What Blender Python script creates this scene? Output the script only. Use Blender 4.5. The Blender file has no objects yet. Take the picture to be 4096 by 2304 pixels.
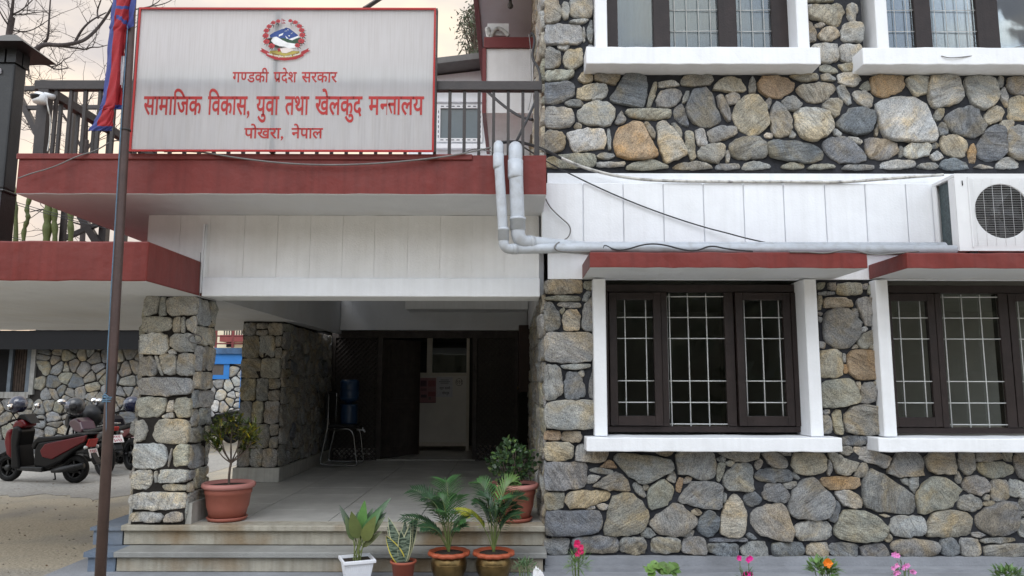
import bpy, bmesh, math, random
import numpy as np
from mathutils import Vector, Matrix
sc = bpy.context.scene
COL = sc.collection
R = math.radians
# ------------------------------------------------------------------ camera
EYE = Vector((0.0, 0.0, 1.85))
yaw, pitch, roll, FPX = R(.0316), R(7.366), R(.1243), 2915.0
FW = Vector((-math.sin(yaw)*math.cos(pitch), math.cos(yaw)*math.cos(pitch), math.sin(pitch)))
rt0 = Vector((math.cos(yaw), math.sin(yaw), 0)); up0 = rt0.cross(FW)
RT = math.cos(roll)*rt0 + math.sin(roll)*up0
UP = -math.sin(roll)*rt0 + math.cos(roll)*up0
cam = bpy.data.objects.new('camera', bpy.data.cameras.new('camera'))
COL.objects.link(cam); sc.camera = cam
m = Matrix((RT, UP, -FW)).transposed().to_4x4(); m.translation = EYE
cam.matrix_world = m
cam.data.sensor_width = 36; cam.data.lens = 36*FPX/4096
cam.data.clip_start = .05; cam.data.clip_end = 2000
# ------------------------------------------------------------------ sky, sun, exposure
SUN_EL, SUN_AZ = R(52), R(200)      # behind the camera, a little to the left, wide and soft: overcast evening
w = bpy.data.worlds.new('World'); sc.world = w; w.use_nodes = True
nt = w.node_tree; N = nt.nodes; L = nt.links; bg = N['Background']
sky = N.new('ShaderNodeTexSky'); sky.sky_type = 'NISHITA'; sky.sun_disc = False
sky.sun_elevation = SUN_EL; sky.sun_rotation = SUN_AZ; sky.dust_density = 3.0
tc = N.new('ShaderNodeTexCoord'); sep = N.new('ShaderNodeSeparateXYZ'); L.new(tc.outputs['Generated'], sep.inputs[0])
def ramp(nodes, stops, inp, links):
    r = nodes.new('ShaderNodeValToRGB'); e = r.color_ramp.elements
    while len(e) < len(stops): e.new(.5)
    for i, (p, c) in enumerate(stops): e[i].position = p; e[i].color = (*c, 1) if len(c) == 3 else c
    links.new(inp, r.inputs[0]); return r
mr = N.new('ShaderNodeMapRange'); mr.inputs[1].default_value = -.6; mr.inputs[2].default_value = .75; L.new(sep.outputs['Y'], mr.inputs[0])
# cloud deck: bluish white over the street, cream behind the building (evening side)
front = ramp(N, [(0, (10.9, 12.3, 14.4)), (.55, (8.8, 9.5, 10.6)), (1, (6.9, 6.2, 5.5))], mr.outputs[0], L)
hz = N.new('ShaderNodeMapRange'); hz.inputs[1].default_value = 0; hz.inputs[2].default_value = .55; L.new(sep.outputs['Z'], hz.inputs[0])
low = ramp(N, [(0, (1.12, .93, .72)), (.45, (1.03, .97, .90)), (1, (.92, .93, .93))], hz.outputs[0], L)
mul = N.new('ShaderNodeMixRGB'); mul.blend_type = 'MULTIPLY'; mul.inputs[0].default_value = 1
L.new(front.outputs[0], mul.inputs[1]); L.new(low.outputs[0], mul.inputs[2])
mp = N.new('ShaderNodeMapping'); mp.inputs['Scale'].default_value = (1, 1, 2.2); L.new(tc.outputs['Generated'], mp.inputs[0])
cn = N.new('ShaderNodeTexNoise'); cn.inputs['Scale'].default_value = 4.5; cn.inputs['Detail'].default_value = 7; L.new(mp.outputs[0], cn.inputs[0])
cr = ramp(N, [(.36, (.74, .77, .85)), (.5, (.97, .965, .96)), (.63, (1.27, 1.18, 1.02))], cn.outputs[0], L)
mul2 = N.new('ShaderNodeMixRGB'); mul2.blend_type = 'MULTIPLY'; mul2.inputs[0].default_value = 1
L.new(mul.outputs[0], mul2.inputs[1]); L.new(cr.outputs[0], mul2.inputs[2])
mix = N.new('ShaderNodeMixRGB'); mix.inputs[0].default_value = .86
L.new(sky.outputs[0], mix.inputs[1]); L.new(mul2.outputs[0], mix.inputs[2]); L.new(mix.outputs[0], bg.inputs[0])
bg.inputs[1].default_value = .12
sd = bpy.data.lights.new('sun', 'SUN'); sd.energy = .9; sd.angle = R(40); sd.color = (1, .985, .97)
so = bpy.data.objects.new('sun', sd); COL.objects.link(so)
sdir = Vector((math.sin(SUN_AZ)*math.cos(SUN_EL), math.cos(SUN_AZ)*math.cos(SUN_EL), math.sin(SUN_EL)))
so.rotation_euler = (-sdir).to_track_quat('-Z', 'Y').to_euler(); so.location = (0, -20, 30)
sc.view_settings.view_transform = 'Standard'; sc.view_settings.look = 'None'; sc.view_settings.gamma = 1
sc.view_settings.exposure = 0.5
sc.cycles.max_bounces = 9; sc.cycles.diffuse_bounces = 6; sc.cycles.transparent_max_bounces = 12
# ------------------------------------------------------------------ helpers
def ray(px, py): return FW + RT*((px-2048)/FPX) - UP*((py-1152)/FPX)
def P(px, py, Y): d = ray(px, py); return EYE + d*(Y/d.y)                 # photo point on the plane y = Y
def PZ(px, py, z): d = ray(px, py); return EYE + d*((z-EYE.z)/d.z)        # ... on the plane z
def tag(o, label=None, cat=None, group=None, kind=None):
    for k, v in (('label', label), ('category', cat), ('group', group), ('kind', kind)):
        if v: o[k] = v
    return o
def empty(name, loc, label=None, cat=None, group=None, rz=0):
    o = bpy.data.objects.new(name, None); o.location = loc; o.rotation_euler.z = rz; o.empty_display_size = .1
    COL.objects.link(o); return tag(o, label, cat, group)
def origin_of(o):
    v = Vector((0, 0, 0))
    while o: v += o.location; o = o.parent
    return v
class MB:
    def __init__(s): s.v = []; s.f = []; s.mi = []; s.sm = []; s.col = []
    def add(s, vs, fs, mi=0, smooth=False, col=None):
        b = len(s.v); s.v += [tuple(v) for v in vs]
        for f in fs: s.f.append([b+i for i in f]); s.mi.append(mi); s.sm.append(smooth)
        s.col += [col or (1, 1, 1)]*len(vs); return s
    def box(s, x0, x1, y0, y1, z0, z1, mi=0, bottom=None, rot=None, piv=None):
        vs = [Vector(p) for p in ((x0,y0,z0),(x1,y0,z0),(x1,y1,z0),(x0,y1,z0),(x0,y0,z1),(x1,y0,z1),(x1,y1,z1),(x0,y1,z1))]
        if rot is not None:
            c = Vector(piv) if piv else Vector(((x0+x1)/2, (y0+y1)/2, (z0+z1)/2)); vs = [c + rot @ (v-c) for v in vs]
        fs = [(3,2,1,0),(4,5,6,7),(0,1,5,4),(1,2,6,5),(2,3,7,6),(3,0,4,7)]
        s.add(vs, fs, mi)
        if bottom is not None: s.mi[-6] = bottom
        return s
    def rbox(s, x0, x1, y0, y1, z0, z1, mi=0, bottom=None, step=.11, j=.0035, seed=1):
        """a hand-plastered bar along x: its long edges wander a few millimetres"""
        r = random.Random(seed+int(abs(x0)*100)); n = max(2, round((x1-x0)/step)); vs = []
        for i in range(n+1):
            for (y, z) in ((y0, z0), (y1, z0), (y1, z1), (y0, z1)): vs.append((x0+(x1-x0)*i/n, y+(r.uniform(-j, j) if y == y0 else 0), z+r.uniform(-j, j)))
        s.add(vs, [(0, 1, 2, 3)], mi); b = len(s.v)-len(vs)
        for i in range(n):
            for k in range(4):
                s.f.append([b+4*i+k, b+4*i+4+k, b+4*i+4+(k+1) % 4, b+4*i+(k+1) % 4]); s.mi.append(bottom if (k == 0 and bottom is not None) else mi); s.sm.append(False)
        s.f.append([b+4*n+k for k in (3, 2, 1, 0)]); s.mi.append(mi); s.sm.append(False); return s
    def beam(s, a, b, w, h, mi=0):
        a, b = Vector(a), Vector(b); d = (b-a).normalized()
        u = d.cross(Vector((0,0,1)));  u = Vector((1,0,0)) if u.length < 1e-4 else u.normalized()
        n = u.cross(d)
        vs = [p + u*w*i/2 + n*h*j/2 for p in (a, b) for i, j in ((-1,-1),(1,-1),(1,1),(-1,1))]
        return s.add(vs, [(0,1,2,3),(7,6,5,4),(0,4,5,1),(1,5,6,2),(2,6,7,3),(3,7,4,0)], mi)
    def tube(s, pts, r, n=8, mi=0, caps=True, col=None):
        pts = [Vector(p) for p in pts]; k = len(pts); rs = r if isinstance(r, (list, tuple)) else [r]*k
        vs = []; t0 = None; u = None
        for i, p in enumerate(pts):
            t = ((pts[min(i+1, k-1)]-p).normalized() + (p-pts[max(i-1, 0)]).normalized())
            t = t.normalized() if t.length > 1e-6 else Vector((0, 0, 1))
            if u is None:
                u = t.orthogonal().normalized()
            else:
                u = u - t*u.dot(t); u = u.normalized() if u.length > 1e-6 else t.orthogonal().normalized()
            w_ = t.cross(u)
            vs += [p + (u*math.cos(a)+w_*math.sin(a))*rs[i] for a in (2*math.pi*j/n for j in range(n))]
        fs = [(i*n+j, i*n+(j+1) % n, (i+1)*n+(j+1) % n, (i+1)*n+j) for i in range(k-1) for j in range(n)]
        if caps: fs += [tuple(range(n))[::-1], tuple((k-1)*n+j for j in range(n))]
        return s.add(vs, fs, mi, True, col)
    def lathe(s, prof, n=32, c=(0,0,0), axis='z', mi=0, wob=None, sx=1, sy=1):
        vs = []
        for (r, h) in prof:
            for j in range(n):
                a = 2*math.pi*j/n; rr = r*(wob(a, r, h) if wob else 1)
                x, y = rr*math.cos(a)*sx, rr*math.sin(a)*sy
                v = (x, y, h) if axis == 'z' else ((x, h, y) if axis == 'y' else (h, x, y))
                vs.append((v[0]+c[0], v[1]+c[1], v[2]+c[2]))
        k = len(prof)
        fs = [(i*n+j, i*n+(j+1) % n, (i+1)*n+(j+1) % n, (i+1)*n+j) for i in range(k-1) for j in range(n)]
        if prof[0][0] > 1e-6: fs.append(tuple(range(n))[::-1])
        if prof[-1][0] > 1e-6: fs.append(tuple((k-1)*n+j for j in range(n)))
        return s.add(vs, fs, mi, True)
    def prism(s, poly, d0, d1, plane='xz', mi=0, smooth=False):      # extruded polygon; plane xz -> depth along y
        def mk(p, d): return (p[0], d, p[1]) if plane == 'xz' else ((d, p[0], p[1]) if plane == 'yz' else (p[0], p[1], d))
        n = len(poly); vs = [mk(p, d0) for p in poly] + [mk(p, d1) for p in poly]
        return s.add(vs, [tuple(range(n)), tuple(range(2*n-1, n-1, -1))] + [(i, n+i, n+(i+1) % n, (i+1) % n) for i in range(n)], mi, smooth)
    def build(s, name, mats, parent=None, local=False, bevel=0, seg=1, tint=False, sub=0, edge=False):
        off = Vector((0,0,0)) if (local or parent is None) else origin_of(parent)
        me = bpy.data.meshes.new(name)
        me.from_pydata([(v[0]-off.x, v[1]-off.y, v[2]-off.z) for v in s.v], [], s.f)
        for m_ in (mats if isinstance(mats, (list, tuple)) else [mats]): me.materials.append(m_)
        me.polygons.foreach_set('material_index', s.mi); me.polygons.foreach_set('use_smooth', s.sm)
        if tint:
            ca = me.color_attributes.new('tint', 'FLOAT_COLOR', 'POINT')
            ca.data.foreach_set('color', np.array([c if len(c) == 4 else (*c, 1) for c in s.col], dtype=np.float32).ravel())
        me.update()
        o = bpy.data.objects.new(name, me); COL.objects.link(o)
        bm = bmesh.new(); bm.from_mesh(me); bmesh.ops.recalc_face_normals(bm, faces=bm.faces); bm.to_mesh(me); bm.free()
        if bevel:
            b = o.modifiers.new('bevel', 'BEVEL'); b.width = bevel; b.segments = seg; b.limit_method = 'ANGLE'; b.angle_limit = R(40)
        if sub:
            b = o.modifiers.new('subdivision', 'SUBSURF'); b.levels = sub; b.render_levels = sub
        if parent: o.parent = parent
        return o
def smooth_path(pts, it=3):
    pts = [Vector(p) for p in pts]
    for _ in range(it):
        q = [pts[0]]
        for a, b in zip(pts, pts[1:]): q += [a*.75+b*.25, a*.25+b*.75]
        pts = q + [pts[-1]]
    return pts
# ------------------------------------------------------------------ materials
def mat(name, col, rough=.6, var=.12, scale=6, bump=0, bscale=60, metal=0, spec=.35, tint=False, streak=0, dirt=None, coat=0, sscale=1.6):
    m_ = bpy.data.materials.new(name); m_.use_nodes = True; nt = m_.node_tree; n = nt.nodes; l = nt.links
    b = n['Principled BSDF']; b.inputs['Roughness'].default_value = rough; b.inputs['Metallic'].default_value = metal
    b.inputs['Specular IOR Level'].default_value = spec; b.inputs['Coat Weight'].default_value = coat
    t = n.new('ShaderNodeTexCoord')
    no = n.new('ShaderNodeTexNoise'); no.inputs['Scale'].default_value = scale; no.inputs['Detail'].default_value = 6; no.inputs['Roughness'].default_value = .62
    l.new(t.outputs['Object'], no.inputs[0])
    r = ramp(n, [(.3, (1-var,)*3), (.7, (1+var,)*3)], no.outputs[0], l)
    mx = n.new('ShaderNodeMixRGB'); mx.blend_type = 'MULTIPLY'; mx.inputs[0].default_value = 1
    if tint:
        at = n.new('ShaderNodeAttribute'); at.attribute_name = 'tint'; l.new(at.outputs['Color'], mx.inputs[1])
    else: mx.inputs[1].default_value = (*col, 1)
    l.new(r.outputs[0], mx.inputs[2]); out = mx.outputs[0]
    if streak:                                    # vertical run-off stains
        mp = n.new('ShaderNodeMapping'); mp.inputs['Scale'].default_value = (14, 14, .5); l.new(t.outputs['Object'], mp.inputs[0])
        sn = n.new('ShaderNodeTexNoise'); sn.inputs['Scale'].default_value = sscale; sn.inputs['Detail'].default_value = 4; l.new(mp.outputs[0], sn.inputs[0])
        sr = ramp(n, [(.42, (1, 1, 1)), (.72, (1-streak, 1-streak*1.05, 1-streak*1.15))], sn.outputs[0], l)
        m2 = n.new('ShaderNodeMixRGB'); m2.blend_type = 'MULTIPLY'; m2.inputs[0].default_value = 1
        l.new(out, m2.inputs[1]); l.new(sr.outputs[0], m2.inputs[2]); out = m2.outputs[0]
    if dirt:                                      # patches of another colour: (colour, amount, scale)
        dn = n.new('ShaderNodeTexNoise'); dn.inputs['Scale'].default_value = dirt[2]; dn.inputs['Detail'].default_value = 8; l.new(t.outputs['Object'], dn.inputs[0])
        dr = ramp(n, [(.48, (0, 0, 0)), (.68, (dirt[1],)*3)], dn.outputs[0], l)
        m3 = n.new('ShaderNodeMixRGB'); l.new(dr.outputs[0], m3.inputs[0]); l.new(out, m3.inputs[1]); m3.inputs[2].default_value = (*dirt[0], 1); out = m3.outputs[0]
    l.new(out, b.inputs['Base Color'])
    if bump:
        bn = n.new('ShaderNodeTexNoise'); bn.inputs['Scale'].default_value = bscale; bn.inputs['Detail'].default_value = 5; l.new(t.outputs['Object'], bn.inputs[0])
        bp = n.new('ShaderNodeBump'); bp.inputs['Strength'].default_value = bump; bp.inputs['Distance'].default_value = .02
        l.new(bn.outputs[0], bp.inputs['Height']); l.new(bp.outputs[0], b.inputs['Normal'])
    return m_
def stone_mat(name, lo=.74, hi=1.36):
    m_ = bpy.data.materials.new(name); m_.use_nodes = True; nt = m_.node_tree; n = nt.nodes; l = nt.links
    b = n['Principled BSDF']; b.inputs['Roughness'].default_value = .85; b.inputs['Specular IOR Level'].default_value = .22
    t = n.new('ShaderNodeTexCoord'); at = n.new('ShaderNodeAttribute'); at.attribute_name = 'tint'
    def math_(op, a, v):
        x = n.new('ShaderNodeMath'); x.operation = op; l.new(a, x.inputs[0]); x.inputs[1].default_value = v; return x.outputs[0]
    rnd_ = at.outputs['Alpha']
    rot = n.new('ShaderNodeVectorRotate'); rot.rotation_type = 'Y_AXIS'; l.new(t.outputs['Object'], rot.inputs['Vector']); l.new(math_('MULTIPLY', rnd_, 40.0), rot.inputs['Angle'])
    comb = n.new('ShaderNodeCombineXYZ')
    for k in range(3): l.new(math_('MULTIPLY', rnd_, (91.0, 37.0, 53.0)[k]), comb.inputs[k])
    off = n.new('ShaderNodeVectorMath'); off.operation = 'ADD'; l.new(rot.outputs[0], off.inputs[0]); l.new(comb.outputs[0], off.inputs[1])
    def noise(scale, det, rough, stretch=None, dist=0):
        x = n.new('ShaderNodeTexNoise'); x.inputs['Scale'].default_value = scale; x.inputs['Detail'].default_value = det
        x.inputs['Roughness'].default_value = rough; x.inputs['Distortion'].default_value = dist
        if stretch:
            mp = n.new('ShaderNodeMapping'); mp.inputs['Scale'].default_value = stretch; l.new(off.outputs[0], mp.inputs[0]); l.new(mp.outputs[0], x.inputs[0])
        else: l.new(off.outputs[0], x.inputs[0])
        return x
    def mulc(a, bb, fac=None, v=1):
        x = n.new('ShaderNodeMixRGB'); x.blend_type = 'MULTIPLY'; x.inputs[0].default_value = v
        if fac is not None: l.new(fac, x.inputs[0])
        l.new(a, x.inputs[1]); l.new(bb, x.inputs[2]); return x.outputs[0]
    a = noise(6, 8, .7, None, .8); c = noise(5, 8, .72, (1, 1, 6), .7); f = noise(110, 3, .7); h = noise(3.2, 5, .6, None, 1.0)
    frac = math_('FRACT', math_('MULTIPLY', rnd_, 17.0), 0)
    o = mulc(at.outputs['Color'], ramp(n, [(.3, (lo,)*3), (.7, (hi,)*3)], a.outputs[0], l).outputs[0])
    o = mulc(o, ramp(n, [(.36, (1.16, 1.02, .80)), (.5, (1, 1, 1)), (.64, (.92, .98, 1.06))], h.outputs[0], l).outputs[0])          # rusty to bluish patches
    o = mulc(o, ramp(n, [(.34, (.50, .48, .45)), (.5, (1.02, 1.02, 1.02)), (.66, (1.28, 1.26, 1.2))], c.outputs[0], l).outputs[0], frac)   # bedding streaks, stronger in some stones
    o = mulc(o, ramp(n, [(.36, (.55, .55, .57)), (.5, (1.02, 1.02, 1.02)), (.66, (1.38, 1.36, 1.3))], f.outputs[0], l).outputs[0])
    l.new(o, b.inputs['Base Color'])
    add = n.new('ShaderNodeMath'); add.operation = 'ADD'; l.new(c.outputs[0], add.inputs[0]); l.new(a.outputs[0], add.inputs[1])
    bp = n.new('ShaderNodeBump'); bp.inputs['Strength'].default_value = 1.0; bp.inputs['Distance'].default_value = .045; l.new(add.outputs[0], bp.inputs['Height'])
    b2 = n.new('ShaderNodeBump'); b2.inputs['Strength'].default_value = .5; b2.inputs['Distance'].default_value = .005; l.new(f.outputs[0], b2.inputs['Height']); l.new(bp.outputs[0], b2.inputs['Normal'])
    l.new(b2.outputs[0], b.inputs['Normal'])
    return m_
def glass_mat(name, tint=(.86, .9, .9), refl=1.0):
    m_ = bpy.data.materials.new(name); m_.use_nodes = True; nt = m_.node_tree; n = nt.nodes; l = nt.links
    n.remove(n['Principled BSDF'])
    tr = n.new('ShaderNodeBsdfTransparent'); tr.inputs[0].default_value = (*tint, 1)
    gl = n.new('ShaderNodeBsdfGlossy'); gl.inputs['Roughness'].default_value = .015; gl.inputs[0].default_value = (refl, refl, refl, 1)
    t = n.new('ShaderNodeTexCoord'); no = n.new('ShaderNodeTexNoise'); no.inputs['Scale'].default_value = 3; l.new(t.outputs['Object'], no.inputs[0])
    bp = n.new('ShaderNodeBump'); bp.inputs['Strength'].default_value = .02; bp.inputs['Distance'].default_value = .03; l.new(no.outputs[0], bp.inputs['Height']); l.new(bp.outputs[0], gl.inputs['Normal'])
    fr = n.new('ShaderNodeFresnel'); fr.inputs[0].default_value = 1.5
    ad = n.new('ShaderNodeMath'); ad.operation = 'MULTIPLY'; ad.inputs[1].default_value = 1.7; l.new(fr.outputs[0], ad.inputs[0])
    mx = n.new('ShaderNodeMixShader'); l.new(ad.outputs[0], mx.inputs[0]); l.new(tr.outputs[0], mx.inputs[1]); l.new(gl.outputs[0], mx.inputs[2])
    l.new(mx.outputs[0], n['Material Output'].inputs[0]); return m_
M = {}
M['white'] = mat('white_paint', (.80, .82, .85), .55, .04, 5, .12, 60, streak=.05, dirt=((.60, .60, .60), .22, 1.7))
M['white_old'] = mat('stained_white_paint', (.78, .78, .78), .6, .05, 4, .2, 70, streak=.05, dirt=((.58, .56, .51), .22, 1.6))
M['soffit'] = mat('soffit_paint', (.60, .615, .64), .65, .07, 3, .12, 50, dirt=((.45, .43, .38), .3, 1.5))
M['red'] = mat('red_oxide_paint', (.158, .0235, .0185), .5, .10, 5, .35, 9, streak=.22, dirt=((.18, .04, .033), .5, 1.6))
M['red_dark'] = mat('dark_red_paint', (.17, .035, .035), .5, .12, 5, .2, 22)
M['stone'] = stone_mat('field_stone')
M['stone_shaded'] = stone_mat('shaded_field_stone', .68, 1.25)  # darker copy of the field stone: shade below the canopies put into its colour
M['mortar'] = mat('black_mortar', (.021, .0225, .028), .75, .25, 12, .5, 40)
M['mortar_brown'] = mat('brown_mortar', (.017, .014, .012), .8, .25, 12, .4, 40)
M['wood'] = mat('dark_window_wood', (.022, .0145, .0135), .45, .3, 9, .15, 60, streak=.2)
M['wood_old'] = mat('dark_aged_wood', (.052, .043, .038), .55, .35, 9, .2, 50, streak=.3)
M['rod'] = mat('pale_metal_rod', (.52, .53, .52), .5, .1, 20)
M['glass'] = glass_mat('window_glass')
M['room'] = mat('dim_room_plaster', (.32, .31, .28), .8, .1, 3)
M['hall'] = mat('shaded_hall_plaster', (.07, .068, .06), .8, .1, 3)  # darker copy of the room plaster, the hall's gloom put into its colour
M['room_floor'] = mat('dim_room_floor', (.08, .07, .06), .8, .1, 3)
M['curtain'] = mat('pale_curtain', (.15, .20, .235), .9, .1, 3, streak=.25)
M['concrete'] = mat('step_concrete', (.36, .335, .275), .8, .14, 7, .3, 60, streak=.22, dirt=((.22, .145, .07), .75, 2.6))
M['terrazzo'] = mat('porch_floor_stone', (.43, .42, .39), .42, .14, 5, .1, 90, dirt=((.27, .265, .25), .5, 2.2))
M['tread'] = mat('grey_step_tread', (.27, .27, .255), .7, .14, 5, .25, 70, dirt=((.14, .135, .12), .55, 2.4))
M['apron'] = mat('grey_cement_paving', (.25, .26, .28), .8, .14, 4, .3, 60, dirt=((.15, .155, .165), .5, 2.2))
M['bluegrey'] = mat('blue_grey_painted_cement', (.13, .165, .215), .7, .14, 6, .25, 60, dirt=((.22, .23, .24), .4, 4))
M['skirt'] = mat('pale_cement_skirting', (.40, .39, .355), .75, .12, 7, .2, 60, streak=.2)
M['iron'] = mat('brown_black_iron', (.026, .020, .019), .45, .3, 12, .1, 90, spec=.5)
M['pole'] = mat('brown_painted_steel', (.062, .036, .031), .5, .22, 10, .12, 70, spec=.5)
M['pvc'] = mat('grey_pvc', (.44, .47, .51), .38, .08, 6, .05, 80, dirt=((.3, .3, .3), .5, 14))
M['cable'] = mat('black_cable', (.03, .03, .033), .5, .1, 10)
M['cable_grey'] = mat('grey_cable', (.16, .155, .15), .6, .2, 10)
M['conduit'] = mat('white_conduit', (.55, .54, .51), .5, .2, 12, dirt=((.05, .05, .05), .7, 18))
M['ac'] = mat('white_enamel', (.72, .73, .74), .35, .04, 6)
M['black'] = mat('black_plastic', (.012, .012, .013), .4, .2, 10)
M['dark'] = mat('near_black', (.004, .004, .005), .8, .2, 10)
M['chrome'] = mat('chrome', (.40, .40, .40), .25, .05, 5, metal=1)
M['terracotta'] = mat('terracotta_plastic', (.31, .10, .07), .5, .08, 6, .05, 60)
M['terra_rim'] = mat('dusty_terracotta_rim', (.42, .18, .155), .5, .08, 6)
M['orange'] = mat('orange_plastic', (.33, .075, .033), .5, .1, 9)
M['brass'] = mat('tarnished_brass', (.17, .115, .048), .34, .4, 7, .1, 50, metal=.9)
M['pot_white'] = mat('white_plastic', (.70, .71, .74), .4, .05, 8)
M['soil'] = mat('potting_soil', (.03, .021, .015), .95, .4, 40, .8, 60)
M['bark'] = mat('grey_bark', (.10, .075, .06), .85, .25, 20, .4, 60)
M['leaf'] = mat('green_leaf', (1, 1, 1), .42, .22, 14, tint=True, spec=.45)
M['petal'] = mat('petal', (1, 1, 1), .55, .12, 40, tint=True)
M['paint'] = mat('painted_patch', (1, 1, 1), .5, .12, 20, tint=True)
# ------------------------------------------------------------------ stones
STONE = dict(g=(.33,.325,.31), d=(.225,.235,.245), l=(.44,.43,.405), w=(.56,.55,.525), t=(.45,.41,.335), o=(.42,.31,.21), b=(.335,.315,.28), y=(.375,.36,.295))
def parse(txt, x0, y0, s):
    out = []
    for item in txt.split(';'):
        item = item.strip()
        if not item: continue
        k, *pts = item.split()
        out.append((k, [(x0+float(p.split(',')[0])/s, y0+float(p.split(',')[1])/s) for p in pts]))
    return out
def round_poly(poly, rnd, n=26, sharp=.2, rough=.009):
    p = [Vector((a, b)) for a, b in poly]
    for i in range(2):
        q = []; c = sharp if i == 0 else .22
        for a, b in zip(p, p[1:]+p[:1]): q += [a*(1-c)+b*c, a*c+b*(1-c)]
        p = q
    seg = [(b-a).length for a, b in zip(p, p[1:]+p[:1])]; tot = sum(seg)
    if tot < 1e-6: return None
    out = []; i = 0; acc = 0
    for k in range(n):
        d = tot*k/n
        while i < len(seg)-1 and acc+seg[i] < d: acc += seg[i]; i += 1
        a, b = p[i], p[(i+1) % len(p)]; out.append(a + (b-a)*((d-acc)/max(seg[i], 1e-9)))
    ph = [rnd.uniform(0, 6.28) for _ in range(4)]
    size = math.sqrt(max(1e-9, abs(sum(a.x*b.y-b.x*a.y for a, b in zip(out, out[1:]+out[:1])))/2))
    c = sum(out, Vector((0, 0)))/n; res = []
    for k, v in enumerate(out):
        a = 2*math.pi*k/n; d = v-c
        j = sum(math.sin(a*f+ph[i])*w_ for i, (f, w_) in enumerate(((3, .25), (5, .3), (9, .35), (12, .35))))
        res.append(v + (d.normalized() if d.length else d)*j*min(rough, size*.05))
    return res
def add_stone(mb, poly, fn, col, rnd, h=None, n=26, sharp=.09, mi=0, grow=.0092, hmax=.05, gain=1.0):
    """poly in wall coordinates (metres); fn(u, v, out) -> world point"""
    p = round_poly(poly, rnd, n, sharp)
    if not p: return
    c = sum(p, Vector((0, 0)))/n; rad = sum((v-c).length for v in p)/n
    p = [v+(v-c).normalized()*grow for v in p]
    h = h or min(hmax, .016+rad*.16)*rnd.uniform(.75, 1.25)
    tx, ty = rnd.uniform(-.13, .13), rnd.uniform(-.13, .13); ph = [rnd.uniform(0, 6.28) for _ in range(3)]
    rings = [(0, -.012), (.001, h*.55), (.004, h*.86), (.011, h*.98)]
    vs = []
    def top(v, k):
        d = v-c; return h*k + d.x*tx + d.y*ty + .0055*(math.sin(v.x*31+ph[0])+math.sin(v.y*37+ph[1])+math.sin((v.x+v.y)*53+ph[2]))*min(1, rad/.06)
    for ins, hh in rings:
        for v in p:
            d = c-v; t = min(.42, ins/max(d.length, 1e-6)); q = v+d*t
            vs.append(fn(q.x, q.y, hh if hh < h*.4 else top(q, hh/h)))
    for t, k in ((.45, 1.02), (.75, 1.035)):
        for v in p: q = v+(c-v)*t; vs.append(fn(q.x, q.y, top(q, k)))
    vs.append(fn(c.x, c.y, top(c, 1.04)))
    k = 6; fs = [(i*n+j, i*n+(j+1) % n, (i+1)*n+(j+1) % n, (i+1)*n+j) for i in range(k-1) for j in range(n)]
    fs += [((k-1)*n+j, (k-1)*n+(j+1) % n, k*n) for j in range(n)]
    f = rnd.uniform(.90, 1.16)*gain; col = tuple(min(.75, x*f*rnd.uniform(.985, 1.015)) for x in col)
    mb.add(vs, fs, mi, True, (*col, rnd.random()))
def clip_half(poly, px, py, nx, ny):
    out = []
    for (ax, ay), (bx, by) in zip(poly, poly[1:]+poly[:1]):
        da = (ax-px)*nx+(ay-py)*ny; db = (bx-px)*nx+(by-py)*ny
        if da <= 0: out.append((ax, ay))
        if (da < 0 < db) or (db < 0 < da): t = da/(da-db); out.append((ax+(bx-ax)*t, ay+(by-ay)*t))
    return out
def shrink(poly, g):
    a = sum(p[0]*q[1]-q[0]*p[1] for p, q in zip(poly, poly[1:]+poly[:1])); s = 1 if a > 0 else -1; out = list(poly)
    for (ax, ay), (bx, by) in zip(poly, poly[1:]+poly[:1]):
        dx, dy = bx-ax, by-ay; l_ = math.hypot(dx, dy)
        if l_ < 1e-6: continue
        nx, ny = dy/l_*s, -dx/l_*s; out = clip_half(out, ax-nx*g, ay-ny*g, nx, ny)
        if len(out) < 3: return []
    return out
def voronoi_stones(w_, h_, size, rnd, gap=.012):
    nx, ny = max(1, round(w_/size)), max(1, round(h_/size)); pts = []
    for j in range(ny):
        for i in range(nx):
            pts.append(((i+.5+(.25 if j % 2 else -.25)+rnd.uniform(-.36, .36))*w_/nx, (j+.5+rnd.uniform(-.36, .36))*h_/ny))
    for _ in range(len(pts)//4): pts.append((rnd.uniform(0, w_), rnd.uniform(0, h_)))
    cells = []
    for i, (x, y) in enumerate(pts):
        poly = [(0, 0), (w_, 0), (w_, h_), (0, h_)]
        near = sorted((((a-x)**2+(b-y)**2, a, b) for k, (a, b) in enumerate(pts) if k != i))[:16]
        for d, a, b in near: poly = clip_half(poly, (x+a)/2, (y+b)/2, a-x, b-y)
        poly = shrink(poly, gap*rnd.uniform(.7, 1.4)) if len(poly) > 2 else []
        if len(poly) > 2: cells.append(poly)
    return cells
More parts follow.
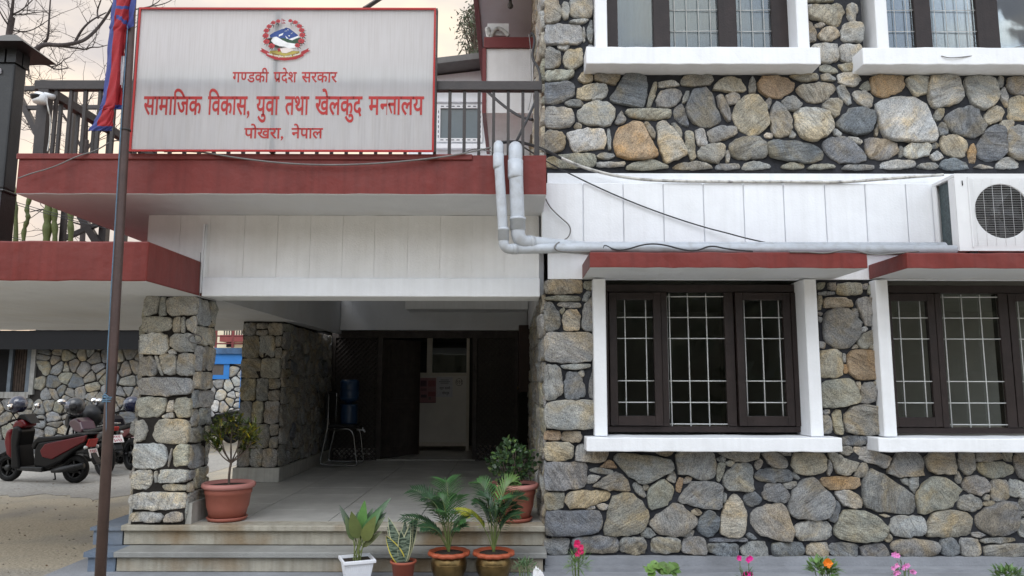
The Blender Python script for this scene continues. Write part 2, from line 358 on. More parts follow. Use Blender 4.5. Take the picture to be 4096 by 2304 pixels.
def course_stones(w_, h_, rnd, gap=.01, cmin=.11, cmax=.22, wmin=.09):
    cells = []; y = 0
    while y < h_-.03:
        ch = min(rnd.uniform(cmin, cmax), h_-y)
        if h_-y-ch < .06: ch = h_-y
        x = 0
        while x < w_-.02:
            cw = min(rnd.choice((rnd.uniform(wmin, .16), rnd.uniform(.18, .42))), w_-x)
            if w_-x-cw < .06: cw = w_-x
            j = lambda: rnd.uniform(-.012, .012)
            if cw < .15 and ch > .15 and rnd.random() < .5:
                cells += [[(x+gap, y+gap), (x+cw-gap, y+gap+j()), (x+cw-gap, y+ch*.5-gap), (x+gap, y+ch*.45-gap)],
                          [(x+gap, y+ch*.5+gap), (x+cw-gap, y+ch*.55+gap), (x+cw-gap, y+ch-gap), (x+gap, y+ch-gap)]]
            else:
                cells.append([(x+gap, y+gap+abs(j())), (x+cw*.5, y+gap*.6), (x+cw-gap, y+gap+abs(j())), (x+cw-gap+j()*.5, y+ch*.5), (x+cw-gap, y+ch-gap), (x+cw*.5, y+ch-gap*.6), (x+gap, y+ch-gap), (x+gap+j()*.5, y+ch*.5)])
            x += cw
        y += ch
    return cells
def pick(rnd, pal): return STONE[rnd.choice(pal)]
# ================================================================== SETTING
rnd = random.Random(7)
gm = mat('dusty_ground', (.45, .395, .305), .92, .30, 34, .7, 30, dirt=((.30, .285, .255), .9, 1.0)); nn = gm.node_tree.nodes['Noise Texture']; nn.inputs['Roughness'].default_value = .8
MB().box(-400, 400, -300, 800, -1.0, .20).build('ground', gm)['kind'] = 'structure'
ym = mat('worn_yard_cement', (.35, .33, .295), .9, .28, 20, .5, 40, dirt=((.27, .26, .24), .8, .9))
yv = [(-30, 10.7)] + [(-30+.15*k, 10.7+.35*math.sin(k*.22)+.22*math.sin(k*.49)+rnd.uniform(-.14, .14)) for k in range(1, 162)] + [(-5.6, 10.9), (-5.4, 16.9), (-30, 16.9)]
MB().prism(yv, .15, .206, 'xy').build('yard_pavement', ym)['kind'] = 'structure'
MB().box(-3.62, 12, 5.3, 6.5, .15, .36).build('paving', M['apron'])['kind'] = 'structure'
# ================================================================== STONE OFFICE WING
U1 = """t 168,-20 270,-20 298,100 290,165 200,190 168,180;l 305,60 320,8 360,5 368,60 360,140 330,150 310,130;l 380,-20 560,-20 555,135 380,130;l 365,182 420,155 530,150 500,178 440,185;l 170,200 460,195 472,230 468,345 420,360 172,362;l 480,220 495,225 500,330 482,340;g 520,230 545,160 560,160 558,345 535,340 515,290;l 272,375 370,372 340,408 290,400;b 172,390 210,385 240,410 290,430 295,520 240,560 172,562;t 330,440 370,395 470,390 478,520 400,568 335,550 318,500;g 505,420 530,370 560,370 556,440 510,445;y 172,580 400,578 402,620 360,650 172,668;d 170,690 300,680 405,690 412,760 390,800 230,858 170,850;w 430,790 440,730 520,700 660,688 684,730 675,790 600,820 435,812;b 438,650 490,580 560,610 555,670 490,680;b 582,612 800,614 745,698 690,680 580,660;g 328,850 380,825 450,822 485,850 470,876 360,875;l 170,888 330,888 390,910 408,960 395,1020 340,1052 172,1050;l 428,940 500,860 600,835 680,840 735,890 742,970 690,1040 560,1030 450,1000;g 410,1040 430,1012 468,1030 460,1055 415,1055;b 170,1080 250,1075 310,1090 330,1150 325,1220 250,1260 168,1255;w 345,1090 600,1060 650,1070 675,1150 660,1220 400,1255 375,1180;y 172,1310 300,1280 560,1268 582,1300 578,1365 560,1380 172,1385;g 595,1285 640,1262 730,1265 742,1290 700,1310 610,1305;l 590,1345 620,1340 825,1345 825,1370 600,1378;g 683,1062 708,1062 715,1230 690,1232;d 820,615 1005,612 1012,720 1000,830 970,892 690,825 760,740;t 1065,682 1092,684 1090,740 1045,880 1010,878 1035,780;l 1110,672 1230,662 1280,700 1240,708 1115,718;b 1290,680 1320,620 1540,615 1562,660 1530,695 1400,705 1310,700;g 1085,830 1140,740 1280,730 1300,780 1270,850 1180,882 1100,870;d 1240,900 1300,855 1330,940 1362,1045 1290,1015 1240,960;g 1305,840 1335,755 1362,752 1358,800 1330,845;y 835,910 900,905 1210,898 1212,970 1020,985 905,970 840,945;g 748,1005 800,910 836,985 820,1010 770,1022;o 740,1150 770,1060 880,1002 960,1005 1000,1070 1098,1270 1090,1305 880,1318 790,1300 742,1230;g 990,1010 1020,1005 1080,1090 1075,1145 1040,1120;t 1090,1020 1160,992 1230,1060 1320,1200 1340,1270 1270,1310 1160,1350 1120,1230;g 1215,1015 1250,1020 1300,1090 1300,1140 1260,1095;t 1330,1085 1370,1072 1400,1100 1405,1200 1420,1300 1380,1322 1345,1250;l 1415,1080 1480,1065 1518,1190 1490,1200 1435,1195;d 1340,880 1385,750 1490,715 1540,770 1635,985 1560,1040 1460,1048 1370,990;g 1590,790 1640,780 1700,900 1712,990 1680,1005 1610,870;l 1670,790 1700,770 1770,768 1782,800 1760,845 1690,862;t 1558,740 1610,660 1700,628 1780,650 1840,720 1830,750 1720,755 1640,745;g 1862,760 1870,660 1890,625 1912,670 1915,760;t 1720,940 1760,850 1850,785 1930,782 1980,860 2010,930 2025,1020 1960,1090 1930,1118 1850,1110 1760,1050;g 1520,1080 1600,1045 1740,1040 1762,1105 1650,1150 1545,1175 1525,1130;b 1436,1260 1460,1210 1540,1190 1660,1190 1655,1270 1600,1345 1490,1325 1440,1290;g 1695,1180 1790,1140 1900,1125 2000,1170 2010,1260 1980,1305 1760,1312 1710,1270;l 1670,1340 1675,1240 1700,1242 1695,1335;y 840,1385 900,1345 1060,1315 1210,1385 1000,1400 840,1400;b 1215,1390 1290,1345 1400,1340 1500,1350 1560,1390 1300,1400;g 1580,1385 1600,1355 1770,1352 1785,1390 1600,1400;l 1800,1395 1830,1340 1950,1335 2020,1360 2040,1385 1850,1400"""
U2 = """y 450,-10 700,-10 690,8 450,10;w 470,45 500,30 550,38 510,55;t 475,110 500,50 760,35 795,90 760,140 750,210 690,200 610,170 500,140;l 815,45 835,25 885,35 892,80 880,170 835,160 815,130;b 458,170 520,175 555,270 550,330 460,345;t 565,285 640,215 720,215 745,290 680,330 610,325;l 755,270 790,185 940,182 940,340 780,335;l 548,190 600,180 625,195 600,215 555,212;l 515,370 620,355 730,370 735,500 620,510 545,490;l 750,375 820,362 920,370 930,460 880,510 755,495;y 590,540 640,525 720,560 740,590 680,598 590,580;y 735,530 860,522 870,575 790,585;l 595,615 650,605 715,640 710,660 610,655;w 735,610 780,600 890,605 930,650 880,705 800,700 745,670;b 330,620 560,600 575,650 480,668 390,650;o 65,700 100,640 210,632 300,640 372,690 360,750 250,805 160,800 80,745;t 380,740 430,700 600,685 700,690 710,740 640,820 520,852 460,810;g 735,710 780,705 830,770 850,850 815,862 735,760;l 860,770 890,745 970,745 1022,800 1010,880 970,888 880,820;y 915,715 985,660 1005,740 940,730;o 1005,650 1040,625 1270,625 1288,700 1260,750 1110,800 1020,770;l 1300,650 1340,625 1475,628 1470,760 1380,795 1330,720;w 1485,690 1510,625 1730,625 1785,780 1750,840 1530,895 1480,800;l 1785,690 1810,625 2040,628 2072,830 1960,898 1880,890 1820,790;l 2060,690 2080,625 2110,640 2105,700 2085,720;g 2145,720 2150,640 2269,625 2300,760 2269,780 2180,765;l 2085,760 2110,715 2145,790 2148,870 2130,880 2090,800;t 2160,850 2180,795 2300,800 2300,985 2150,985;g 165,970 200,860 235,840 290,880 355,990 340,1100 260,1138 200,1110;g 270,835 320,795 380,795 440,860 380,910 320,905;l 370,930 400,890 560,884 640,920 685,1000 670,1100 560,1160 440,1140 390,1060;g 608,870 660,815 750,812 780,850 740,940 700,970 630,910;d 705,1030 840,890 940,885 1030,920 1045,990 1000,1090 900,1112 790,1080;l 698,1080 720,1060 765,1100 755,1120 710,1112;w 820,1125 900,1140 940,1165 920,1188 860,1160;w 1045,840 1200,795 1380,800 1470,860 1540,1040 1562,1130 1540,1165 1380,1172 1160,1150 1100,1110 1070,970;g 1040,1110 1060,1020 1072,1060 1060,1122;g 1535,960 1555,905 1610,900 1612,950 1580,990 1540,985;d 1565,1060 1600,1005 1640,1040 1645,1100 1580,1118;d 1620,970 1680,920 1810,880 1880,920 1955,1060 1930,1100 1880,1135 1720,1105 1650,1060;t 1955,960 2000,885 2080,880 2115,920 2090,980 1990,1030 1960,1010;t 2080,1020 2110,995 2180,995 2190,1045 2130,1102 2090,1070;d 1885,1210 1960,1080 2040,1030 2110,1080 2128,1260 2080,1320 1980,1325 1900,1300;t 1585,1190 1600,1130 1680,1118 1780,1150 1805,1220 1790,1290 1700,1300 1600,1240;g 2125,1200 2160,1060 2230,1030 2320,1040 2320,1310 2230,1310 2140,1270;o 1820,1250 1850,1185 1880,1260 1875,1340 1830,1340;d 150,1190 180,1158 400,1165 540,1190 620,1260 620,1310 520,1345 300,1320 160,1290;d 608,1180 660,1135 790,1130 850,1175 970,1280 970,1320 880,1345 740,1340 640,1270;g 960,1160 1000,1142 1120,1150 1225,1180 1230,1260 1160,1310 1010,1310 970,1250;w 1265,1230 1330,1195 1460,1185 1500,1215 1480,1280 1340,1310 1280,1270;w 1500,1290 1560,1245 1615,1300 1540,1325;g 1510,1195 1550,1178 1580,1195 1560,1215 1515,1220;g 1240,1210 1265,1220 1270,1290 1245,1295;y 265,1370 330,1345 440,1350 460,1375 440,1390 280,1390;y 480,1385 540,1355 700,1355 720,1385 500,1395;g 770,1390 800,1365 1030,1365 1035,1398 780,1400;l 1070,1385 1110,1335 1250,1322 1350,1330 1365,1380 1200,1395;g 1390,1380 1430,1350 1540,1345 1570,1375 1540,1395;d 1580,1380 1610,1325 1700,1310 1790,1340 1830,1390 1650,1400;b 1860,1380 1920,1358 2000,1370 2030,1390;l 2050,1370 2090,1310 2180,1305 2235,1345 2230,1385 2060,1390;w 128,1110 150,1095 190,1105 185,1135 140,1132;g 335,1125 350,1075 385,1110 370,1135;g 140,840 160,805 182,830 165,890 148,880"""
L1 = """o 415,90 430,62 560,60 570,100 550,142 418,135;g 580,120 600,65 740,62 768,110 740,162 590,150;t 418,180 440,165 650,170 692,220 680,310 560,338 425,335;l 705,300 735,190 800,185 1010,235 1005,315 960,350 710,335;g 418,370 440,355 780,352 818,390 810,560 760,595 440,615 420,600;y 418,650 470,638 600,640 600,770 540,790 425,790;t 620,660 680,625 980,618 1038,640 1020,700 860,760 650,785 620,730;d 428,815 500,802 620,812 740,810 920,805 960,840 955,960 900,1015 700,1035 435,1040;g 425,1080 500,1065 640,1068 650,1110 630,1210 500,1220 428,1190;d 680,1080 720,1055 1105,1050 1110,1180 1080,1200 720,1200 680,1140;g 1130,1100 1160,1060 1330,1060 1380,1110 1355,1205 1290,1220 1135,1190;g 1420,1110 1440,1065 1640,1060 1690,1090 1685,1190 1600,1200 1430,1205;g 1710,1110 1760,1060 1820,1050 1920,1070 1938,1215 1880,1218 1710,1195;d 1945,1080 1990,1065 2310,1062 2320,1090 2200,1095 1960,1100;d 1950,1125 2000,1115 2230,1118 2240,1235 2060,1225 1955,1190;g 2265,1160 2330,1105 2480,1095 2505,1180 2530,1255 2330,1240 2265,1210;o 942,395 1020,338 1050,342 1100,405 980,398;g 845,420 900,405 1050,425 1058,445 1020,465 850,440;l 825,500 850,475 940,485 900,530 830,555;b 865,580 980,500 1100,440 1180,500 1222,600 1215,625 1040,610 960,590;g 1050,300 1140,265 1260,275 1440,300 1610,330 1632,390 1600,440 1500,490 1380,545 1330,550 1210,480 1120,380;b 1030,235 1390,232 1350,250 1150,245;b 1445,240 1630,240 1600,280 1550,290 1480,270;g 1650,300 1680,245 1980,240 2020,300 2025,420 2000,500 1900,512 1815,500 1780,460 1690,470 1670,400;b 2030,245 2430,240 2420,310 2330,345 2200,335 2090,290;g 2040,315 2090,302 2115,320 2100,350 2050,335;l 2125,350 2180,342 2205,360 2170,388 2130,375;y 2050,370 2090,355 2115,365 2100,450 2060,535 2035,510;g 2095,510 2140,430 2220,370 2340,360 2370,400 2382,600 2350,628 2120,605;b 2395,375 2430,315 2465,345 2440,400 2415,420;g 1570,510 1620,420 1650,480 1640,542 1600,525;o 1655,600 1680,500 1718,510 1705,600 1690,635 1660,620;l 1725,530 1760,490 1805,505 1780,540 1730,550;b 1350,580 1375,562 1397,585 1385,610 1360,608;g 1245,570 1280,545 1330,585 1368,660 1350,685 1290,640;y 1390,640 1440,560 1520,515 1600,555 1632,610 1610,700 1560,750 1420,800 1395,740;l 795,790 880,760 890,785 830,798;l 900,755 960,745 1018,755 1000,790 950,795;y 975,990 1030,760 1060,680 1150,645 1240,648 1330,720 1390,820 1385,920 1320,1010 1220,1035 1100,1042 990,1030;b 1395,920 1480,850 1640,735 1700,760 1850,880 1840,930 1740,1020 1640,1048 1510,1030 1440,980;g 1325,1020 1380,970 1420,985 1460,1035 1410,1058 1340,1050;g 1805,810 1850,790 1895,825 1870,848 1815,835;g 1720,1045 1790,990 1820,1000 1800,1040 1740,1055;g 1672,710 1760,590 1800,540 1980,530 2075,570 2082,640 2080,760 2050,790 1930,782 1800,750 1690,735;d 1845,960 1880,890 1950,800 2000,815 2055,880 2050,980 1980,1050 1920,1040 1855,990;t 2068,1010 2075,890 2130,720 2190,645 2250,680 2310,800 2315,900 2290,1030 2180,1055 2080,1030;g 2085,680 2105,640 2128,660 2110,725 2090,730;d 2290,680 2330,640 2400,640 2455,690 2430,740 2350,770 2300,720;d 2318,1035 2350,1018 2410,1065 2390,1078 2330,1060"""
L2 = """b 115,265 270,262 330,300 368,350 340,405 260,405 180,360;b 275,255 390,262 385,290 330,280;d 50,480 100,420 230,415 370,425 400,470 390,530 240,540 90,530;t 395,380 420,265 700,265 712,340 700,440 580,470 480,465 430,430;l 315,555 440,535 440,570 390,600 340,590;g 130,640 160,560 290,560 375,640 378,690 350,735 200,720 135,690;g 400,450 430,455 475,500 460,515 420,490;t 735,265 800,260 900,320 1045,360 1000,420 920,480 830,450 790,380;g 735,400 745,320 770,370 775,430 750,475 735,460;b 845,240 890,205 960,210 972,250 940,285 870,270;l 990,250 1000,210 1060,205 1150,215 1200,260 1330,300 1310,360 1275,415 1180,360 1050,330;b 985,480 1060,365 1110,370 1125,420 1090,480 1030,495;g 1290,450 1350,340 1380,265 1610,265 1645,330 1650,470 1560,480 1420,490;t 1660,330 1690,265 1940,262 1950,380 1930,460 1780,460 1700,430;g 1975,330 1985,265 2110,262 2120,380 2080,470 2040,470 1985,400;b 2135,265 2380,265 2370,320 2280,340 2140,345;b 2400,265 2475,265 2475,345 2420,335 2395,305;y 2140,360 2380,350 2480,390 2475,450 2400,490 2260,500 2160,430;b 2500,330 2520,262 2640,262 2640,520 2560,500 2510,420;g 368,790 390,700 440,580 520,505 600,500 650,540 720,620 785,680 785,780 740,860 640,885 470,882 390,850;o 675,530 700,495 900,490 1030,500 1035,560 1010,595 760,612 700,570;l 805,640 850,620 930,615 1010,650 1062,700 1055,770 990,785 890,750 830,690;d 740,880 790,800 820,715 850,740 855,790 810,915 770,905;g 1075,520 1120,440 1150,410 1280,490 1460,600 1540,650 1575,760 1550,820 1500,840 1200,810 1110,780 1075,740;l 1430,520 1480,505 1500,520 1495,570 1460,550;l 1510,530 1540,492 1600,490 1590,580 1565,648 1520,590;y 1575,660 1630,580 1680,510 1780,490 1900,530 1970,580 2005,620 1980,690 1920,770 1720,810 1640,848 1595,810;g 1948,510 1970,440 1995,500 1990,545 1965,550;g 2005,550 2050,500 2130,480 2220,510 2250,560 2240,620 2170,660 2080,640 2020,600;g 2275,560 2310,520 2410,520 2440,580 2440,700 2380,715 2300,710 2280,670;l 2440,570 2470,515 2640,560 2640,670 2560,685 2450,660;g 1965,740 2000,680 2090,660 2190,700 2190,770 2110,815 1980,790;l 2215,690 2235,655 2260,670 2255,705 2225,705;g 2210,735 2300,720 2320,735 2280,765 2215,760;d 2125,920 2140,860 2230,790 2380,725 2480,720 2520,780 2525,920 2490,1000 2380,1045 2280,1040 2180,980;g 2540,760 2560,700 2640,700 2640,800 2550,800;b 2530,830 2640,815 2640,850 2560,855;g 2520,940 2560,900 2640,880 2640,1060 2560,1050;b 5,860 60,790 180,755 300,745 350,780 365,860 400,950 412,1030 380,1085 270,1085 100,1030 30,950;l 425,980 470,920 560,905 720,910 775,960 775,1040 740,1075 620,1090 470,1085 430,1040;y 805,960 850,860 900,810 1000,800 1130,830 1240,900 1305,960 1300,1010 1240,1080 1200,1100 1000,1095 860,1080 810,1040;g 1270,1075 1300,1010 1340,1050 1345,1080 1310,1105;l 1325,940 1360,865 1620,862 1650,900 1650,1000 1620,1040 1500,1055 1370,1040 1330,1000;t 1660,1030 1680,960 1710,860 1800,815 1900,805 2080,840 2110,880 2090,970 2070,1045 1900,1050 1680,1052;l 1230,850 1280,848 1330,862 1300,870;d 215,1170 240,1110 480,1105 515,1150 520,1220 440,1250 230,1250;b 540,1165 560,1130 735,1108 745,1240 640,1240 545,1220;d 760,1130 790,1118 1000,1120 1025,1160 1000,1240 860,1250 765,1220;d 1040,1150 1240,1120 1290,1150 1310,1230 1200,1250 1090,1265;g 1330,1150 1370,1095 1500,1078 1700,1090 1770,1110 1790,1200 1700,1235 1500,1240 1360,1200;d 1805,1090 1830,1072 1930,1070 1970,1140 1980,1210 1900,1235 1830,1225 1805,1180;g 1990,1100 2020,1070 2150,1080 2175,1130 2175,1235 2010,1230;g 2175,1085 2250,1068 2520,1065 2525,1095 2400,1110 2200,1110;b 2220,1160 2240,1135 2640,1120 2640,1230 2400,1240 2225,1235;g 2095,1020 2180,1020 2230,1040 2180,1058 2110,1050"""
W1 = """b 125,195 300,185 365,190 370,275 130,283;y 125,310 180,295 350,295 362,310 355,328 140,322;l 210,345 240,335 355,340 360,368 300,370 220,360;y 385,205 435,200 437,240 420,260 385,240;g 370,320 400,265 425,270 400,330;g 125,345 170,335 215,400 230,490 180,520 128,520;y 228,390 250,370 255,385 240,410;t 245,430 270,390 330,382 355,430 350,515 250,515;l 365,490 385,350 430,300 440,310 438,520 400,522;l 125,540 200,532 440,532 445,720 130,722;l 125,760 150,740 220,750 240,830 240,920 190,965 130,968;l 230,740 420,732 420,755 350,768 250,765;l 345,790 375,775 380,805 370,815;d 255,850 280,785 350,790 380,870 388,940 340,960 260,955;g 410,900 440,760 450,760 450,955 420,950;l 125,990 200,975 450,965 450,1150 300,1155 130,1145"""
W2 = """y 120,215 165,210 150,245 120,250;b 190,215 235,210 235,255 190,250;y 250,215 400,212 405,280 290,290 245,280;t 160,310 280,305 335,325 345,365 160,372;l 365,340 400,310 485,305 495,490 430,480 395,400;g 130,270 225,268 225,285 130,288;g 160,430 190,385 290,378 340,410 388,470 380,560 330,620 270,640 210,620 160,560;g 340,385 370,378 382,425 360,430;g 410,230 440,215 435,250 412,245;y 445,280 455,225 480,215 483,285;l 400,510 430,492 440,510 410,530;y 375,585 420,540 475,515 478,600 430,632 390,628;t 345,635 365,610 380,630;t 455,635 470,612 485,635;t 135,650 250,645 275,680 282,800 240,822 140,820;l 285,670 300,672 300,720 288,715;o 290,740 315,742 312,790 292,790;o 310,670 340,648 500,645 520,750 515,830 400,838 330,800 315,740;y 145,870 200,840 320,828 350,860 388,970 360,990 240,1010 150,1015;l 370,855 395,852 390,900 378,890;l 485,850 520,850 520,870 490,868;g 400,890 425,858 470,855 492,900 485,970 440,988 400,985;y 505,880 525,885 530,995 510,985;b 290,1080 340,1010 400,1000 530,1008 545,1100 540,1180 440,1195 300,1170;g 150,1070 190,1065 208,1120 205,1180 155,1180;y 215,1060 240,1030 268,1040 275,1100 280,1185 235,1185;l 155,1040 190,1030 195,1050 170,1060;d 275,1210 320,1200 450,1205 450,1245 380,1258 275,1258;g 120,290 145,300 140,380 118,380;b 115,400 150,405 140,420;g 120,430 150,440 140,465;l 135,590 170,600 165,630 135,625"""
D = 6.2
XC = .285                                        # left corner of the wing
def front(u, v, o): return (u, D-o, v)
wing = empty('stone_office_building', (XC, D, .2), 'two-storey stone office building with white framed windows and dark mortar', 'building')
def traced(mb, data, rr):
    for k, poly in data:
        q = []
        for (a, b) in poly: p = P(a, b, D-.03); q.append((max(p.x, XC-.012), p.z))
        add_stone(mb, q, front, STONE[k], rr)
rr = random.Random(11); up_ = MB(); traced(up_, parse(U1, 2100, 0, 2.07) + parse(U2, 3000, 0, 2.0703), rr)
lo_ = MB(); traced(lo_, parse(L1, 2000, 1700, 2.3418) + parse(L2, 3000, 1700, 2.3504) + parse(W1, 2100, 1000, 1.61) + parse(W2, 3200, 1000, 1.6105), rr)
# the stonework runs on beyond the picture: to the right and above
ZU0, ZL0, ZL1 = 3.665, .452, 2.726
def fill(mb, x0, x1, z0, z1, fn, cells, pal, rr, dx=0):
    for c in cells: add_stone(mb, [(x0+a, z0+b) for a, b in c], fn, pick(rr, pal), rr, n=18)
XR = 7.2
fill(up_, 4.56, XR, ZU0+.02, 4.56, front, voronoi_stones(XR-4.56, .86, .24, rr), 'gdltobw', rr); fill(up_, 5.04, XR, 4.57, 6.5, front, voronoi_stones(XR-5.04, 1.93, .24, rr), 'gltobwl', rr)
fill(lo_, 4.62, XR, ZL0, 1.28, front, voronoi_stones(XR-4.62, .82, .24, rr), 'ggdbyl', rr); fill(lo_, 5.06, XR, 1.29, ZL1-.01, front, voronoi_stones(XR-5.06, 1.42, .24, rr), 'gglbyl', rr)
fill(up_, XC, .70, 5.3, 6.5, front, course_stones(.41, 1.2, rr), 'ltgb', rr)
fill(up_, 2.62, 3.12, 5.3, 6.5, front, voronoi_stones(.5, 1.2, .2, rr), 'ltgb', rr)
# left flank of the wing, facing the porch
def flank(u, v, o): return (XC-o, u, v)
fill(lo_, D+.0, 11.15, ZL0, 2.60, flank, course_stones(11.15-D, 2.60-ZL0, rr, cmin=.13, cmax=.24), 'lggyb', rr)
fill(up_, D+.0, 11.15, 3.72, 6.5, flank, course_stones(11.15-D, 6.5-3.72, rr, cmin=.14, cmax=.26), 'ttylt', rr)
# mortar beds with the window openings left out
W = []                                            # openings: x0, x1, z0, z1
for (xa, xb, za, zb) in ((.70, 2.56, 1.36, ZL1), (3.10, 5.02, 1.36, ZL1)): W.append((xa, xb, za, zb))
for (x0, x1, z0, z1) in ((XC, .70, ZL0, ZL1), (.70, 2.56, ZL0, 1.36), (2.56, 3.10, ZL0, ZL1), (3.10, 5.02, ZL0, 1.36), (5.02, XR, ZL0, ZL1)):
    lo_.box(x0, x1, D, D+.06, z0, z1, 1)
lo_.box(XC+.002, XC+.06, D+.061, 11.2, ZL0, 2.7, 1)
for (x0, x1, z0, z1) in ((XC, .70, ZU0, 6.6), (.70, 2.60, ZU0, 4.62), (2.60, 3.14, ZU0, 6.6), (3.14, 5.02, ZU0, 4.62), (5.02, XR, ZU0, 6.6)):
    up_.box(x0, x1, D, D+.06, z0, z1, 1)
up_.box(XC+.002, XC+.06, D+.061, 11.2, ZU0, 6.6, 1)
up_.build('upper_stonework', [M['stone'], M['mortar']], wing, tint=True)
lo_.build('lower_stonework', [M['stone_shaded'], M['mortar']], wing, tint=True)
# white plaster between the storeys, the panelled band standing proud of it
pb = MB(); pb.box(XC+.02, XR, D-.02, D+.05, ZL1+.002, ZU0-.004)
pb.build('plaster_wall', M['white'], wing)
bd = MB(); x = .243; xs = [.243] + [P(q, 850, 6.08).x for q in (2333, 2494, 2655, 2816, 2977, 3138, 3304, 3466, 3630)]
while xs[-1] < XR: xs.append(xs[-1]+.339)
for a, b in zip(xs, xs[1:]): bd.box(a+.004, b-.004, 6.08, 6.179, 2.99, 3.545)
bd.box(.25, XR, 6.10, 6.178, 2.995, 3.54)
bd.build('panelled_band', M['white'], wing, bevel=.004)
MB().box(.27, XR, 6.12, 6.26, .30, ZL0-.004).box(.262, XR, 6.02, 6.119, .30, .385).build('cement_plinth', M['apron'], wing)
# building mass behind: rooms, floors, roof
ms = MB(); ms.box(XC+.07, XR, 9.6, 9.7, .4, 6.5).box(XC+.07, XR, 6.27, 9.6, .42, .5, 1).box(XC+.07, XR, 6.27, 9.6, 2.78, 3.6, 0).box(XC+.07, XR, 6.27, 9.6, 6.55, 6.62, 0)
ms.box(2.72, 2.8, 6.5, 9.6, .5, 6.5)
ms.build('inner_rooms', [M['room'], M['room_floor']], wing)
MB().box(-.5, XR, 5.5, 13, 6.63, 6.85).build('roof_slab', [M['soffit']], wing)

def make_window(x0, x1, z0, z1, zt, sill, sills, upper, label, cols):
    """x0..x1 clear opening between the jambs, sills = (left, right) of the sill"""
    Yf, Yg = 6.09, 6.33
    fr = MB(); fw = .055
    fr.box(x0, x1, Yg-.03, Yg+.05, z0, z0+.05).box(x0, x1, Yg-.03, Yg+.05, zt-.07, zt)
    for c in cols: fr.box(x0+c[0], x0+c[1], Yg-.045, Yg+.05, z0+.051, zt-.071)
    wn = fr.build('window', M['wood'], wing, bevel=.004)
    tag(wn, label)
    for xa_, xb_ in ((x0-.105, x0), (x1, x1+.105)): MB().box(xa_, xb_, Yf, Yg+.06, sill[1], zt+.02).build('jamb', M['white'], wn, bevel=.006)
    MB().rbox(sills[0], sills[1], sill[2], Yg+.05, sill[0], sill[1]-.004, j=.0028).build('sill', M['white'], wn, bevel=.008, seg=2)
    return wn
def sash(wn, x0, x1, z0, z1, y, fw, hinge=None, ang=0, rods=None):
    """a glazed leaf; swung about its hinge side by ang"""
    f = MB(); px = x0 if hinge == 'l' else x1; Rm = Matrix.Rotation(ang, 3, 'Z')
    for b in ((x0, x0+fw, z0, z1), (x1-fw, x1, z0, z1), (x0+fw, x1-fw, z0, z0+fw*1.25), (x0+fw, x1-fw, z1-fw, z1)):
        f.box(b[0], b[1], y-.022, y+.022, b[2], b[3], rot=Rm, piv=(px, y, 0))
    s_ = f.build('sash', M['wood'], wn, bevel=.003); return s_
def panes(wn, lst, y):
    for (x0, x1, z0, z1) in lst:
        MB().box(x0, x1, y, y+.005, z0, z1).build('pane', M['glass'], wn)
def grille(wn, lst, y, z0, rows, pitch, nz, rad=.0046):
    g = MB()
    for (x0, x1, za, zb, xsx) in lst:
        for xx in xsx: g.tube([(xx, y, za), (xx, y, zb)], rad, 6)
        for zz in rows:
            if za < zz < zb: g.tube([(x0, y+.009, zz), (x1, y-.004, zz)], rad, 6)
    g.build('security_grille', M['rod'], wn)
# lower windows
def lower_window(px, w_, z0, zt, sills, label, off):
    x0 = px; wn = make_window(x0, x0+w_, z0, 0, zt, (1.297, 1.412, 5.99), sills, False, label, ((0, .045), (.50, .555), (1.05, 1.13), (w_-.045, w_)))
    a, b, c = (x0+.05, x0+.50), (x0+.557, x0+1.048), (x0+1.135, x0+w_-.048)
    for (s0, s1), h, an in ((a, 'l', -.05*off), (c, 'r', .05*off)):
        sash(wn, s0+.004, s1-.004, z0+.056, zt-.075, 6.30, .064, h, an)
    ps = [(a[0]+.06, a[1]-.06, z0+.13, zt-.135), (b[0], b[1], z0+.05, zt-.07), (c[0]+.06, c[1]-.06, z0+.13, zt-.135)]
    panes(wn, ps, 6.31)
    rows = [1.50+.182*k for k in range(7) if k != 3]
    sp = .182
    rods = [(a[0]+.03, a[1]-.03, z0+.11, zt-.11, [a[0]+.14+sp*k for k in range(3)]), (b[0], b[1], z0+.05, zt-.08, [b[0]+.02+.16*k for k in range(4)]), (c[0]+.03, c[1]-.03, z0+.11, zt-.11, [c[0]+.09+.15*k for k in range(3)])]
    grille(wn, rods, 6.298, z0, rows, sp, 7)
    return wn
lw1 = lower_window(.785, 1.672, 1.432, 2.70, (.60, 2.665), 'ground floor window with its left leaf reflecting the stone porch', 1)
lw2 = lower_window(3.165, 1.672, 1.425, 2.695, (2.955, 5.05), 'ground floor window with peeling dark frame at the right edge', -.4)
# upper windows
def upper_window(x0, x1, sills, lst, cols, label):
    wn = make_window(x0, x1, 4.735, 0, 6.3, (4.57, 4.73, 5.975), sills, True, label, cols)
    panes(wn, lst, 6.32)
    rods = []
    for k, (a, b, c, d) in enumerate(lst):
        n_ = max(2, round((b-a)/.112)); rods.append((a, b, c, d, [a+(b-a)*(q+.4)/n_ for q in range(n_)]))
    grille(wn, rods[1:] if x0 < 2 else rods[:2], 6.303, 0, [4.83+.205*k for k in range(7)], .2, 7, .0034)
    cu = MB(); n_ = 60
    vs = []; 
    for i in range(n_+1):
        xx = x0+.05+(x1-x0-.1)*i/n_; yy = 6.52+.018*math.sin(i*1.3)+.01*math.sin(i*.47); vs += [(xx, yy, 4.78), (xx, yy, 6.4)]
    cu.add(vs, [(2*i, 2*i+2, 2*i+3, 2*i+1) for i in range(n_)], 0, True)
    cu.build('curtain', M['curtain'], wn)
    return wn
ux = lambda q: P(q, 200, 6.33).x
zb, zt_ = 4.74, 6.24
x0u, x1u = ux(2416), ux(3150)
